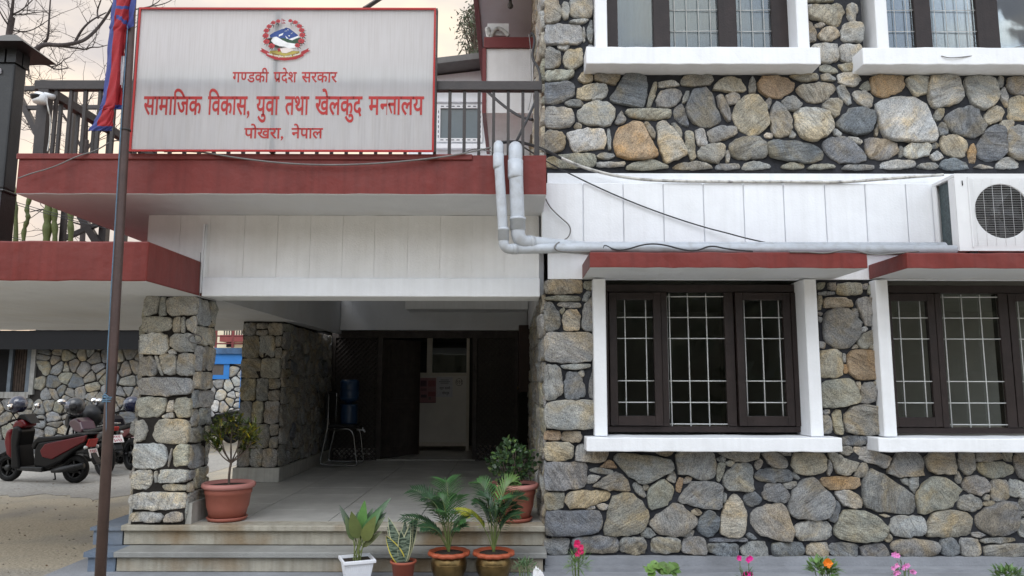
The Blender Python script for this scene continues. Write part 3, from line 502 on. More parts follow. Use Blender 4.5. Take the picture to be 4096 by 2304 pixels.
c1 = [(0, ux(2470)-x0u), (ux(2612)-x0u, ux(2678)-x0u), (ux(2872)-x0u, ux(2945)-x0u), (ux(3085)-x0u, x1u-x0u)]
upper_window(x0u, x1u, (P(2345, 240, 5.98).x, P(3283, 240, 5.98).x), [(ux(2472), ux(2611), zb, zt_), (ux(2679), ux(2871), zb, zt_), (ux(2946), ux(3084), zb, zt_)], c1, 'upper window with a plain pane beside two gridded ones')
x0v = ux(3502); x1v = x0v+(x1u-x0u)
c2 = [(0, ux(3514)-x0v), (ux(3656)-x0v, ux(3722)-x0v), (ux(3905)-x0v, ux(3992)-x0v), (x1v-x0v-.1, x1v-x0v)]
upper_window(x0v, x1v, (P(3452, 240, 5.98).x, 4.98), [(ux(3515), ux(3655), zb, zt_), (ux(3723), ux(3904), zb, zt_), (ux(3993), x1v-.11, zb, zt_)], c2, 'upper window at the right edge with one teal pane')
for k, (a, b) in enumerate(((.598, 2.748), (3.052, 5.2))):
    c_ = MB(); zk = 2.728
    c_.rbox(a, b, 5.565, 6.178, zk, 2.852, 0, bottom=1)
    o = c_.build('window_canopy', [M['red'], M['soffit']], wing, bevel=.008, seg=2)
# side bay and eaves over the terrace, on the wing's left flank
sb = MB(); p0, p1 = P(1946, 195, 8.0), P(2118, 195, 8.0)
sb.box(p0.x, XC-.05, 8.0, 11.1, P(2000, 452, 8.0).z, p0.z)
sb.build('projecting_bay', M['white_old'], wing)
MB().box(p0.x-.03, XC-.04, 7.97, 11.1, p0.z+.002, P(2000, 153, 8).z).box(p0.x-.045, p0.x-.002, 7.98, 9.5, P(2000, 455, 8.0).z, p0.z).build('bay_coping', M['red_dark'], wing)
MB().box(P(1932, 60, 9.0).x-.02, XC-.05, 6.3, 11.1, 6.40, 6.44).build('eaves_soffit', M['soffit'], wing)
MB().box(P(1932, 60, 9.0).x-.08, P(1932, 60, 9.0).x-.021, 6.25, 11.1, 6.36, 6.62).build('eaves_edge', M['red_dark'], wing)
MB().box(-.30, XC-.05, 10.6, 10.8, 3.6, 6.39).build('bay_back_wall', M['white_old'], wing)
# ================================================================== ENTRANCE PORCH
FZ, LZ, SZ = .681, 2.573, 3.288                  # porch floor, lintel underside, slab underside
porch = empty('entrance_porch', (-1.3, D, .36), 'deep entrance porch with white lintel under a red balcony slab', 'porch')
fl = MB(); fx = [-3.2, -2.3, -1.55, -.8, -.05, .28]
for i, (a, b) in enumerate(zip(fx, fx[1:])):
    yy = 6.36; k = 0
    while yy < 13:
        st = (.55 if (i+k) % 2 else .9); fl.box(a+.004, b-.004, yy+.004, min(yy+st, 13)-.004, FZ-.05, FZ); yy += st; k += 1
fl.box(-3.2, .28, 6.36, 13, FZ-.09, FZ-.008, 1).box(-3.3, 1.1, 13.001, 14, FZ-.09, FZ-.006).box(.281, 1.1, 11.25, 13, FZ-.09, FZ-.006)
fl.build('porch_floor', [M['terrazzo'], M['mortar_brown']], porch)
MB().box(-2.66, XC-.05, 6.185, 6.52, LZ, 2.735).build('lintel', M['white'], porch, bevel=.006)
pn = MB(); pxs = [P(q, 980, 6.2).x for q in (585, 715, 836, 974, 1107, 1239, 1369, 1497, 1630, 1760, 1888, 2017, 2152)]; pxs[-1] = XC-.055
for a, b in zip(pxs, pxs[1:]): pn.box(a+.0015, b-.0015, 6.21, 6.27, 2.737, SZ-.002)
pn.box(pxs[0]+.005, pxs[-1], 6.216, 6.5, 2.74, SZ-.003)
pn.box(pxs[0], pxs[0]+.18, 6.501, 9.0, 2.876, SZ-.003)
pn.build('fascia_panelling', M['white_old'], porch)
MB().box(-2.672, -2.661, 6.17, 6.185, 2.60, 3.2).tube([(-2.655, 6.2, 2.6), (-2.655, 6.2, 3.2)], .012).build('wall_conduit', M['white'], porch)
# pillars and the stone side wall
PILL = """b 1045,890 1080,865 1140,870 1155,900 1130,990 1060,1020 1042,990;g 1165,890 1195,885 1200,1010 1160,1020 1150,990;b 1205,885 1420,880 1435,900 1430,1010 1220,1015;y 1040,1040 1090,1025 1235,1035 1230,1120 1100,1140 1035,1130;b 1255,1035 1300,1030 1308,1120 1280,1140 1250,1130;g 1318,1035 1335,1032 1335,1140 1312,1135;g 1350,1060 1400,1025 1480,1030 1490,1110 1420,1145 1360,1120"""
PILM = """l 815,60 870,48 960,55 965,140 940,168 820,165;g 980,80 1010,55 1100,50 1140,100 1130,155 1020,150 985,120;g 970,150 1000,140 1010,165 980,165;g 810,190 870,180 900,220 905,270 880,292 808,285;g 890,180 905,180 940,280 925,290;g 915,175 1010,170 1015,270 990,288 950,280;b 1030,180 1060,165 1140,170 1150,200 1140,290 1020,285;g 800,310 900,303 1120,310 1125,400 900,405 800,400;y 790,430 830,420 950,420 955,480 910,530 795,530;l 975,440 1000,440 1000,495 965,500;y 1015,430 1070,420 1100,430 1105,530 1030,530 1010,490;l 935,525 990,505 1000,535 940,535;b 780,560 820,550 845,590 830,660 780,675;t 880,600 910,550 1060,545 1115,580 1115,660 1060,690 890,675;l 770,690 900,690 955,700 960,770 930,825 770,830;g 965,810 985,715 990,720 970,820;y 1000,720 1030,695 1085,690 1085,810 1000,815;l 762,860 800,840 865,845 880,880 850,945 765,945;g 890,850 905,850 905,905 890,910;l 920,840 1080,838 1080,905 920,910;y 925,930 960,922 1100,925 1095,955 940,955;l 755,990 800,970 1060,970 1085,1000 1080,1060 900,1068 760,1060;g 750,1090 800,1082 920,1090 940,1110 920,1138 750,1135;b 955,1100 1000,1082 1045,1090 1045,1135 950,1135"""
PX0, PX1, PY1 = -3.14, -2.70, 6.60
pil = MB(); rp = random.Random(5)
for k, poly in parse(PILL, 0, 700, 1.8115) + parse(PILM, 0, 1300, 1.4434):
    q = [(min(max(P(a, b, D-.02).x, PX0-.004), PX1+.004), P(a, b, D-.02).z) for a, b in poly]
    add_stone(pil, q, front, STONE[k], rp, sharp=.07, grow=.0085, hmax=.03, gain=1.25)
def pside(u, v, o): return (PX1+o, u, v)
for c in course_stones(PY1-D, LZ-FZ-.02, rp, gap=.009, cmin=.13, cmax=.25, wmin=.12): add_stone(pil, [(D+a, FZ+.01+b) for a, b in c], pside, pick(rp, 'gglby'), rp, n=20, sharp=.12, hmax=.02, grow=.006, gain=1.2)
def pback(u, v, o): return (PX0-o, u, v)
for c in course_stones(PY1-D, LZ-FZ-.02, rp, gap=.009): add_stone(pil, [(D+a, FZ+.01+b) for a, b in c], pback, pick(rp, 'gglby'), rp, n=14)
pil.box(PX0, PX1, D+.002, PY1, FZ+.001, LZ-.001, 1)
pil.build('stone_pillar', [M['stone'], M['mortar_brown']], porch, tint=True)
MB().box(PX1+.001, PX1+.05, D+.02, PY1, FZ-.001, FZ+.17).build('pillar_skirting', M['skirt'], porch); MB().box(PX0-.03, PX0-.001, D+.02, PY1, FZ-.001, FZ+.15).build('pillar_skirting', M['skirt'], porch)
iw = MB(); IX0, IX1, IY0, IY1 = -3.25, -2.77, 8.80, 11.16
def ifront(u, v, o): return (u, IY0-o, v)
def iside(u, v, o): return (IX1+o, u, v)
for c in course_stones(IX1-IX0, LZ-FZ-.19, rp, gap=.010, cmin=.21, cmax=.30, wmin=.14): add_stone(iw, [(IX0+a, FZ+.17+b) for a, b in c], ifront, pick(rp, 'gbgyb'), rp, sharp=.1, hmax=.025)
for c in course_stones(.3, LZ-FZ-.19, rp, gap=.010, cmin=.19, cmax=.29, wmin=.2): add_stone(iw, [(IY0+a, FZ+.17+b) for a, b in c], iside, pick(rp, 'ybgb'), rp, sharp=.15)
for c in voronoi_stones(IY1-IY0-.3, LZ-FZ-.2, .21, rp, .010): add_stone(iw, [(IY0+.3+a, FZ+.17+b) for a, b in c], iside, pick(rp, 'gbdg'), rp, n=20)
iw.box(IX0, IX1, IY0, IY1, FZ-.1, LZ, 1)
iw.build('stone_side_wall', [M['stone_shaded'], M['mortar_brown']], porch, tint=True)
MB().box(IX0-.03, IX1+.04, IY0-.05, IY1, FZ-.001, FZ+.165).build('wall_skirting', M['skirt'], porch, bevel=.006)
# roof soffit left of the porch, red edged
cn_ = MB(); CX = -2.62
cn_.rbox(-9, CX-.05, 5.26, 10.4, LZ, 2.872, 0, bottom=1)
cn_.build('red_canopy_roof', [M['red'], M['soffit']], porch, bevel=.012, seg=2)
MB().box(CX-.05, CX+.0, 6.521, 11.16, LZ, 3.2).box(-2.61, XC-.06, 11.05, 11.22, 2.632, 3.3).box(-2.61, XC-.06, 6.53, 11.04, 3.30, 3.36).box(XC-.054, XC-.012, 6.3, 11.2, 2.60, 3.3).build('inner_beams', M['soffit'], porch)
gl_ = MB()
for k in range(1, 10): xx = P(1325, 1250, 11.04).x+.01+k*.30; gl_.box(xx, xx+.006, 11.046, 11.05, 2.83, 3.3)
gl_.box(-2.61, XC-.06, 11.03, 11.05, 2.632, 2.82)
gl_.build('inner_lintel', M['soffit'], porch)
# balcony slab
SX0, SX1 = -3.85, .262
bs = MB(); bs.rbox(SX0, SX1, 5.50, 8.6, SZ, 3.605, 0, bottom=1, j=.0025).box(SX0-.012, P(1890, 630, 5.49).x, 5.486, 5.4965, 3.562, 3.609)
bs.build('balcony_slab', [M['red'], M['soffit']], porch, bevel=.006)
# entrance: dark lattice screen, open leaf, partition beyond
DY = 11.2
ent = MB(); xl, xr = -2.76, .03
xa, xb, zt = P(1530, 1500, DY).x, P(1890, 1500, DY).x, 2.63
for (a, b, c, d) in ((xl, xl+.06, FZ, zt), (xa-.07, xa, FZ, zt), (xb, xb+.07, FZ, zt), (xr, xr+.06, FZ, zt)): ent.box(a, b, DY-.03, DY+.04, c, d)
ent.box(xl, xr+.06, DY-.028, DY+.038, zt-.11, zt-.001)
ent.build('door_frame', M['wood_old'], porch)
def lattice(x0, x1, z0, z1):
    b = MB(); st = .075; wd = .022
    for sgn in (1, -1):
        k = -(z1-z0)
        while k < (x1-x0)+(z1-z0):
            # line x = x0+k+t (sgn 1) or x = x0+k+(h-t)
            pts = []
            h = z1-z0
            t0, t1 = 0, h
            if sgn == 1: t0 = max(0, -k); t1 = min(h, x1-x0-k); A = (x0+k+t0, z0+t0); B = (x0+k+t1, z0+t1)
            else: t0 = max(0, k+h-(x1-x0)); t1 = min(h, k+h); A = (x0+k+h-t0, z0+t0); B = (x0+k+h-t1, z0+t1)
            if t1-t0 > .03: b.beam((A[0], DY+(.0 if sgn == 1 else .013), A[1]), (B[0], DY+(.0 if sgn == 1 else .013), B[1]), .012, wd)
            k += st
    b.box(x0, x1, DY+.03, DY+.034, z0, z0+.02)
    b.build('lattice_panel', M['wood_old'], porch)
lattice(xl+.062, xa-.072, FZ, zt-.112); lattice(xb+.072, xr-.002, FZ, zt-.112)
leaf = MB(); la = Vector((xa+.005, DY+.04, 0)); ang = R(56); Rm = Matrix.Rotation(ang, 3, 'Z'); lw = .86
def lbox(u0, u1, t0, t1, z0, z1): leaf.box(la.x+u0, la.x+u1, la.y+t0, la.y+t1, z0, z1, rot=Rm, piv=(la.x, la.y, 0))
lbox(0, lw, 0, .035, FZ+.02, zt-.12)
for (u0, u1, z0, z1) in ((.10, lw-.10, FZ+.12, FZ+.75), (.10, lw-.10, FZ+.85, FZ+1.30), (.10, lw-.10, FZ+1.40, zt-.2)):
    lbox(u0, u1, -.014, -.001, z0, z1); lbox(u0+.06, u1-.06, -.028, -.015, z0+.06, z1-.06)
leaf.build('door_leaf', M['wood_old'], porch, bevel=.006)
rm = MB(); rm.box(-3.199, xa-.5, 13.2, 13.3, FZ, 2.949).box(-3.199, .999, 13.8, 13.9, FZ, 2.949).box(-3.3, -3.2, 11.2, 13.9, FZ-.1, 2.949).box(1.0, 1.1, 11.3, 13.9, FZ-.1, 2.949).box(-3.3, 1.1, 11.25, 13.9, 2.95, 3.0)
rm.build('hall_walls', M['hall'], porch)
ent_y = 12.8
pt = MB(); q0 = P(1640, 1500, ent_y); q1 = P(1866, 1500, ent_y)
pt.box(q0.x-.25, q1.x, ent_y, ent_y+.03, FZ+.14, P(1700, 1503, ent_y).z)
part = pt.build('partition', mat('cream_panel', (.70, .675, .62), .55, .08, 3), porch)
al = MB(); zr0, zr1 = P(1700, 1503, ent_y).z, P(1700, 1491, ent_y).z
ztp = P(1700, 1352, ent_y).z
al.box(q0.x-.25, q1.x, ent_y-.03, ent_y+.05, zr0, zr1).box(q1.x, q1.x+.05, ent_y-.03, ent_y+.05, FZ, ztp).box(q0.x-.25, q1.x+.05, ent_y-.03, ent_y+.05, ztp, ztp+.05).box(q0.x-.25, q1.x, ent_y-.03, ent_y+.05, FZ+.08, FZ+.14)
xm = P(1720, 1420, ent_y).x; al.box(xm-.05, xm+.04, ent_y-.03, ent_y+.05, zr1, ztp)
al.build('rail_frame', mat('aluminium_trim', (.62, .58, .50), .4, .08, 9), part)
MB().box(q0.x-.25, q1.x, ent_y, ent_y+.006, zr1, ztp).build('pane', M['glass'], part)
MB().box(xa-.05, xb+.05, DY-.06, DY+.05, FZ+.0005, FZ+.02).build('threshold', M['skirt'], porch)
# ================================================================== STEPS
steps = empty('entrance_steps', (-1.3, 6.1, .36), 'stained pale concrete steps with blue-grey side steps below the porch', 'steps')
ex = XC-.01
s_ = MB()
s_.box(-3.2, ex, 6.16, 6.359, FZ-.045, FZ+.0005)                     # top nosing
s_.box(-3.19, ex, 6.20, 6.35, .52, FZ-.046)                           # riser
X2 = P(457, 2208, 5.96).x
s_.box(X2, ex, 5.945, 6.2, .475, .519, 1)                             # middle tread
s_.box(X2+.01, ex-.03, 5.985, 6.2, .361, .474)
s_.build('step_flight', [M['concrete'], M['tread']], steps, bevel=.006)
b_ = MB()
b_.box(-3.44, -3.201, 6.20, 6.9, .52, FZ-.02).box(-3.46, -3.201, 6.18, 6.92, FZ-.045, FZ-.019)
xq = P(336, 2205, 5.96).x
b_.box(xq+.02, X2-.001, 5.99, 7.0, .361, .475).box(xq, X2-.001, 5.955, 7.02, .4755, .515)
b_.box(xq-.25, -3.621, 5.3, 7.2, .2, .345)
b_.build('side_steps', M['bluegrey'], steps, bevel=.006)
# ================================================================== SIGNBOARD
SY = 5.452
def flat_mesh(txt, bold=0.0):
    """outline of a run of letters as (verts2d, faces), 1 unit = font size"""
    c = bpy.data.curves.new('lettering', 'FONT'); c.body = txt; c.size = 1; c.offset = bold; c.resolution_u = 3; c.fill_mode = 'FRONT'
    o = bpy.data.objects.new('lettering', c); COL.objects.link(o)
    me = bpy.data.meshes.new_from_object(o.evaluated_get(bpy.context.evaluated_depsgraph_get()))
    v = [(p.co.x, p.co.y) for p in me.vertices]; f = [list(p.vertices) for p in me.polygons]
    bpy.data.objects.remove(o); bpy.data.curves.remove(c); bpy.data.meshes.remove(me)
    return v, f
def cut(vf, fx, keep_left=True):
    v, f = vf; xs = [a for a, b in v]; lim = min(xs)+(max(xs)-min(xs))*fx
    bm = bmesh.new(); bv = [bm.verts.new((a, b, 0)) for a, b in v]
    for q in f:
        try: bm.faces.new([bv[i] for i in q])
        except ValueError: pass
    bmesh.ops.bisect_plane(bm, geom=bm.verts[:]+bm.edges[:]+bm.faces[:], plane_co=(lim, 0, 0), plane_no=(1, 0, 0), clear_outer=True)
    bm.verts.index_update(); r = ([(q.co.x, q.co.y) for q in bm.verts], [[w_.index for w_ in q.verts] for q in bm.faces]); bm.free(); return r
def word(tokens, bold):
    """set the tokens side by side along the head line; '-X' is a half letter, 'tra' and 'pra' are built ligatures"""
    V, F = [], []; x = 0.0
    for t in tokens:
        if t.startswith('-'): vf = cut(flat_mesh(t[1:], bold), .70)
        elif t == 'tra':
            vf = flat_mesh('\u0930', bold); top = max(b for a, b in flat_mesh('\u0915', bold)[0]); s = .075+bold*2
            q = [((0, top), (.52, top), (.52, top-s), (0, top-s)), ((.38, top-s), (.38+s, top-s), (.38+s, 0), (.38, 0)),
                 ((.08, .36+s*.5), (.39, .36+s*.5), (.39, .36-s*.5), (.08, .36-s*.5)), ((.04, .37), (.04+s, .40), (.30, .06), (.24, .02))]
            vf = ([p for r_ in q for p in r_], [[4*i, 4*i+1, 4*i+2, 4*i+3] for i in range(4)])
        elif t == 'pra':
            v, f = flat_mesh('\u092a', bold); xs = [a for a, b in v]; r_ = max(xs); s = .06+bold
            q = [(r_-.16, .24+s), (r_-.12, .20), (r_-.40, .0), (r_-.43, .04+s*.5)]; vf = (v+q, f+[[len(v)+i for i in range(4)]])
        else: vf = flat_mesh(t, bold)
        v, f = vf; x0 = min(a for a, b in v); b0 = len(V)
        V += [(a-x0+x, b) for a, b in v]; F += [[b0+i for i in q] for q in f]; x += max(a for a, b in v)-x0-.012
    return V, F
ktop = max(b for a, b in flat_mesh('\u0915', .012)[0])
def SP(cx, cy): return P(500+cx/1.98154, cy/1.98154, SY)
def set_word(mb, tokens, cx0, cx1, cyt, cyb, y, bold=.012):
    V, F = word(tokens, bold); a, b = SP(cx0, (cyt+cyb)/2), SP(cx1, (cyt+cyb)/2); zt_, zb_ = SP(cx0, cyt).z, SP(cx0, cyb).z
    w0 = max(q[0] for q in V)
    mb.add([(a.x+q[0]/w0*(b.x-a.x), y, zb_+q[1]/ktop*(zt_-zb_)) for q in V], F)
tl, br = P(553, 38, SY), P(1738, 604, SY)
sx0, sx1, sz0, sz1 = P(538, 330, SY).x, P(1740, 330, SY).x, P(1150, 608, SY).z, P(1150, 33, SY).z
sign = empty('signboard', ((sx0+sx1)/2, SY, sz0), 'large white ministry signboard with red lettering and a coat of arms', 'signboard')
ms_ = mat('sign_flex_sheet', (.82, .82, .83), .5, .04, 3, streak=.22, sscale=5.5)
nt_ = ms_.node_tree; b_n = nt_.nodes['Principled BSDF']; trl = nt_.nodes.new('ShaderNodeBsdfTranslucent'); trl.inputs[0].default_value = (.86, .93, 1.0, 1)
mxs = nt_.nodes.new('ShaderNodeMixShader'); mxs.inputs[0].default_value = .62
nt_.links.new(b_n.outputs[0], mxs.inputs[1]); nt_.links.new(trl.outputs[0], mxs.inputs[2]); nt_.links.new(mxs.outputs[0], nt_.nodes['Material Output'].inputs[0])
MB().add([(sx0, SY, sz0), (sx1, SY, sz0), (sx1, SY, sz1), (sx0, SY, sz1)], [(0, 1, 2, 3)]).build('flex_panel', ms_, sign)
fw = .015; fr = MB()
fr.box(sx0, sx1, SY-.012, SY-.002, sz0, sz0+fw).box(sx0, sx1, SY-.012, SY-.002, sz1-fw, sz1).box(sx0, sx0+fw, SY-.012, SY-.002, sz0+fw, sz1-fw).box(sx1-fw, sx1, SY-.012, SY-.002, sz0+fw, sz1-fw)
M['sign_red'] = mat('sign_red', (.36, .018, .016), .5, .08, 9)
fr.build('red_border', M['sign_red'], sign)
M['steel'] = mat('pale_steel', (.42, .43, .45), .45, .15, 8)
bk = MB(); bk.box(sx0-.012, sx0-.001, SY-.005, SY+.042, sz0, sz1).box(sx1+.001, sx1+.012, SY-.005, SY+.042, sz0, sz1).box((sx0+sx1)/2-.10, (sx0+sx1)/2-.06, SY+.008, SY+.04, sz0, sz1).box(sx0, sx1, SY+.008, SY+.04, sz1-.03, sz1-.001)
bk.build('frame', M['iron'], sign)
a, b = P(1462, 32, SY+.05), P(1512, 0, SY+.35); MB().beam(a+(a-b)*.1, b+(b-a)*.8, .02, .03).build('stay_bar', M['iron'], sign)
lt = MB(); Y1 = SY-.003
for tok, x0, x1 in (([u'\u0917', u'-\u0923', u'\u0921\u0915\u0940'], 853, 1140), (['pra', u'\u0926\u0947\u0936'], 1178, 1362), ([u'\u0938\u0930\u0915\u093e\u0930'], 1400, 1683)): set_word(lt, tok, x0, x1, 572, 652, Y1, .014)
lt.build('lettering', M['sign_red'], sign); lt = MB()
for tok, x0, x1 in (([u'\u0938\u093e\u092e\u093e\u093f\u091c\u0915'], 148, 610), ([u'\u093f\u0935\u0915\u093e\u0938,'], 656, 990), ([u'\u092f\u0941\u0935\u093e'], 1040, 1222), ([u'\u0924\u0925\u093e'], 1268, 1460), ([u'\u0916\u0947\u0932\u0915\u0941\u0926'], 1507, 1882), ([u'\u092e', u'-\u0928', 'tra', u'\u093e\u0932\u092f'], 1930, 2370)): set_word(lt, tok, x0, x1, 765, 908, Y1, .016)
lt.build('lettering', M['sign_red'], sign); lt = MB()
for tok, x0, x1 in (([u'\u092a\u094b\u0916\u0930\u093e,'], 945, 1256), ([u'\u0928\u0947\u092a\u093e\u0932'], 1320, 1570)): set_word(lt, tok, x0, x1, 1016, 1096, Y1, .016)
lt.build('lettering', M['sign_red'], sign)
# coat of arms, traced flat on the sheet (crop of the photograph: 7.246 px per photo px at 1020,60)
em = MB(); ey = [SY-.0025]
def E_(pts, col):
    ey[0] -= .0004; q = [P(1020+a/7.246, 60+b/7.246, SY) for a, b in pts]; em.add([(v.x, ey[0], v.z) for v in q], [tuple(range(len(q)))], 0, False, col)
def disc(cx, cy, rx, ry, n=10, w_=.12): return [(cx+rx*math.cos(6.283*k/n)*(1+w_*math.sin(k*2.7)), cy+ry*math.sin(6.283*k/n)*(1+w_*math.cos(k*3.1))) for k in range(n)]
BL, GR, DG, YE, RD, WH, OL = (.02, .055, .22), (.015, .055, .025), (.012, .022, .012), (.38, .30, .06), (.33, .018, .022), (.72, .72, .72), (.2, .11, .02)
E_([(430, 590), (560, 500), (740, 430), (870, 360), (1000, 395), (1110, 480), (1265, 600), (1180, 640), (1000, 740), (700, 700), (560, 640), (450, 670)], BL)
for q in ([(690, 635), (700, 575), (830, 520), (800, 590), (740, 610)], [(880, 605), (980, 690), (920, 690)], [(835, 480), (940, 455), (920, 475)], [(935, 425), (985, 430), (960, 455)], [(1030, 555), (1110, 505), (1075, 545)], [(965, 600), (1025, 600), (1000, 640)], [(780, 425), (865, 362), (910, 372), (860, 400)]): E_(q, WH)
E_([(980, 715), (1320, 590), (1230, 700), (1080, 745)], WH)
E_([(690, 690), (850, 680), (985, 720), (1090, 745), (1200, 690), (1330, 660), (1420, 760), (1330, 860), (1120, 850), (950, 810), (800, 740)], GR)
E_([(330, 700), (520, 670), (470, 760), (560, 860), (720, 920), (880, 935), (700, 970), (480, 900), (350, 800)], DG)
E_([(470, 760), (560, 650), (640, 640), (800, 740), (950, 810), (1200, 850), (1210, 950), (1000, 990), (880, 935), (720, 915), (560, 855)], WH)
E_([(440, 1050), (650, 1040), (900, 1050), (1290, 1060), (1340, 1150), (1100, 1230), (880, 1250), (650, 1230), (420, 1130)], YE)
E_([(470, 1090), (700, 1160), (880, 1190), (700, 1200), (520, 1150)], OL); E_([(1290, 1090), (1080, 1160), (900, 1190), (1080, 1200), (1240, 1150)], OL)
E_([(660, 1000), (740, 960), (760, 1060), (680, 1080)], RD)
E_([(730, 990), (920, 960), (1160, 1010), (1030, 1080), (920, 1120), (790, 1110)], (.66, .58, .55))
E_([(190, 965), (270, 1010), (420, 1085), (420, 1160), (650, 1230), (880, 1250), (1100, 1230), (1340, 1155), (1345, 1080), (1500, 1010), (1570, 965), (1550, 1030), (1620, 1050), (1530, 1090), (1420, 1160), (1420, 1200), (1200, 1300), (880, 1335), (600, 1310), (340, 1200), (330, 1150), (210, 1090), (140, 1055), (210, 1030)], RD)
for cx, cy in ((705, 230), (560, 275), (445, 385), (365, 505), (345, 655), (370, 820), (520, 950), (1060, 230), (1205, 275), (1320, 385), (1390, 505), (1405, 645), (1380, 820), (1270, 945)):
    s_ = 1 if cx > 880 else -1
    for da in (-.5, .3, 1.1):
        ux, uy = s_*math.cos(da+.4), math.sin(da+.4); E_([(cx+ux*40-uy*16, cy+uy*40+ux*16), (cx+ux*135, cy+uy*135), (cx+ux*40+uy*16, cy+uy*40-ux*16)], DG)
for cx, cy, r_ in ((705, 225, 64), (560, 270, 66), (445, 380, 74), (365, 500, 78), (345, 650, 90), (370, 820, 92), (520, 945, 92), (1060, 225, 60), (1205, 270, 70), (1320, 380, 76), (1390, 500, 80), (1405, 640, 86), (1380, 815, 92), (1270, 940, 78)):
    E_(disc(cx, cy, r_, r_*.8, 11), (.36, .025, .03)); E_(disc(cx-r_*.1, cy+r_*.1, r_*.4, r_*.3, 7), (.22, .012, .02))
E_([(815, 165), (945, 240), (865, 245), (940, 315), (812, 315)], (.24, .012, .03)); E_(disc(850, 270, 20, 20, 8, 0), WH); E_(disc(848, 215, 16, 12, 8, 0), WH)
em.build('emblem', M['paint'], sign, tint=True)
mo = MB()
for tok, t0, t1 in (([u'\u091c\u0928\u0928\u0940'], -.92, -.62), ([u'\u091c', u'-\u0928', u'\u092e\u092d\u0942\u093f\u092e', u'-\u0936', u'\u091a'], -.55, -.02), ([u'-\u0938', u'\u0935\u0917\u093e\u0926\u093f\u092a'], .05, .45), ([u'\u0917\u0930\u0940\u092f\u0938\u0940'], .52, .92)):
    V, F = word(tok, .01); w0 = max(q[0] for q in V); pts = []
    for vx, vz in V:
        t = t0+(t1-t0)*vx/w0; yy = 1275-t*t*105-(vz/ktop)*42+18; pts.append((880+t*520, yy))
    q = [P(1020+a/7.246, 60+b/7.246, SY) for a, b in pts]; mo.add([(v.x, ey[0]-.001, v.z) for v in q], F)
mo.build('motto', M['pot_white'], sign)
# ================================================================== BALCONY RAILING
RY = 5.535
rail = empty('balcony_railing', (SX0+.2, RY, 3.605), 'dark brown iron railing along the balcony edge behind the signboard', 'railing')
rx0, rx1 = P(145, 345, RY).x, P(2168, 345, RY).x
zt0, zt1 = P(1950, 366, RY).z, P(1950, 329, RY).z
MB().box(rx0, rx1, RY-.03, RY+.03, zt0, zt1).box(rx0, rx0+.06, RY+.03, 8.5, zt0, zt1).build('top_rail', M['iron'], rail, bevel=.005)
bal0 = MB().box(-.012, .012, -.012, .012, 3.606-3.605, zt0-3.605-.001).build('baluster', M['iron'], rail, local=True)
xs_ = []; q = P(2150, 480, RY).x
while q > rx0+.03: xs_.append((q, RY, 1)); q -= .1155
yy = RY+.28
while yy < 8.4: xs_.append((rx0+.03, yy, 1)); yy += .24
for k, (x_, y_, s_) in enumerate(xs_):
    o = bal0 if k == 0 else bal0.copy()
    if k: COL.objects.link(o); o.parent = rail
    o.location = Vector((x_, y_, 3.605)) - rail.location
MB().box(P(160, 480, RY).x-.012, P(200, 480, RY).x-.01, RY-.035, RY+.035, 3.607, zt0-.001).build('corner_post', M['iron'], rail)
MB().box(P(2137, 480, RY).x, P(2151, 480, RY).x, RY-.02, RY+.02, 3.607, zt0-.001).build('end_post', M['iron'], rail)
# ================================================================== FLAGPOLE AND FLAG
FY = 5.0
pole = empty('flagpole', (P(392, 2440, FY).x, FY, .2), 'brown steel flagpole with blue rope in front of the steps', 'flagpole')
a, b = P(528, 10, FY), P(401, 2304, FY); dv = (b-a).normalized(); bot = b+dv*((.2-b.z)/dv.z); top = a-dv*1.2
MB().tube([bot, b.lerp(a, .33), b.lerp(a, .66), a, top], [.0345, .0338, .0325, .0285, .027], 18).build('pole', M['pole'], pole)
rp_ = MB(); M['rope'] = mat('blue_rope', (.09, .16, .23), .8, .2, 40)
for k in range(5):
    c = P(436-.6*k, 1585+5*k, FY); pts = [Vector((c.x+.037*math.cos(t_), c.y+.037*math.sin(t_), c.z+.004*math.sin(2*t_+k)+(t_-3)*.002*(1 if k % 2 else -1))) for t_ in [6.283*i/16 for i in range(17)]]; rp_.tube(pts, .0045, 6)
rp_.tube(smooth_path([P(436, 1590, FY-.037), P(420, 1575, FY-.04), P(408, 1590, FY-.03), P(425, 1568, FY-.04)], 2), .004, 6)
rp_.tube([P(425, 1570, FY-.038), P(431, 1400, FY-.04), P(448, 1100, FY-.04), P(478, 600, FY-.04), P(511, 100, FY-.04)], .0035, 6)
rp_.tube([P(424, 2200, FY-.0), P(425, 1590, FY-.04)], .0025, 5)
rp_.build('halyard', M['rope'], pole)
for (py_, px_) in ((525, 508),): MB().lathe([(.036, -.006), (.036, .006)], 14, tuple(P(px_-6, py_-5, FY))).build('clamp_band', M['iron'], pole)
def cloth(name, outline, mats, parent=None):
    """hanging cloth: list of rows (y_px, [(x_px, depth, material)...])"""
    mb = MB(); nrow = len(outline); 
    rows = []
    for (py_, cols) in outline: rows.append([P(x_, py_, FY+d) for x_, d in cols])
    # subdivide with smooth interpolation
    nr, nc = 66, 36; V = []
    def interp(row, t): t *= len(row)-1; i = min(int(t), len(row)-2); f = t-i; f = f*f*(3-2*f) if True else f; return row[i].lerp(row[i+1], f)
    for r_ in range(nr+1):
        t = r_/nr*(nrow-1); i = min(int(t), nrow-2); f = t-i
        for c in range(nc+1): V.append(interp(rows[i], c/nc).lerp(interp(rows[i+1], c/nc), f))
    return mb, V, nr, nc
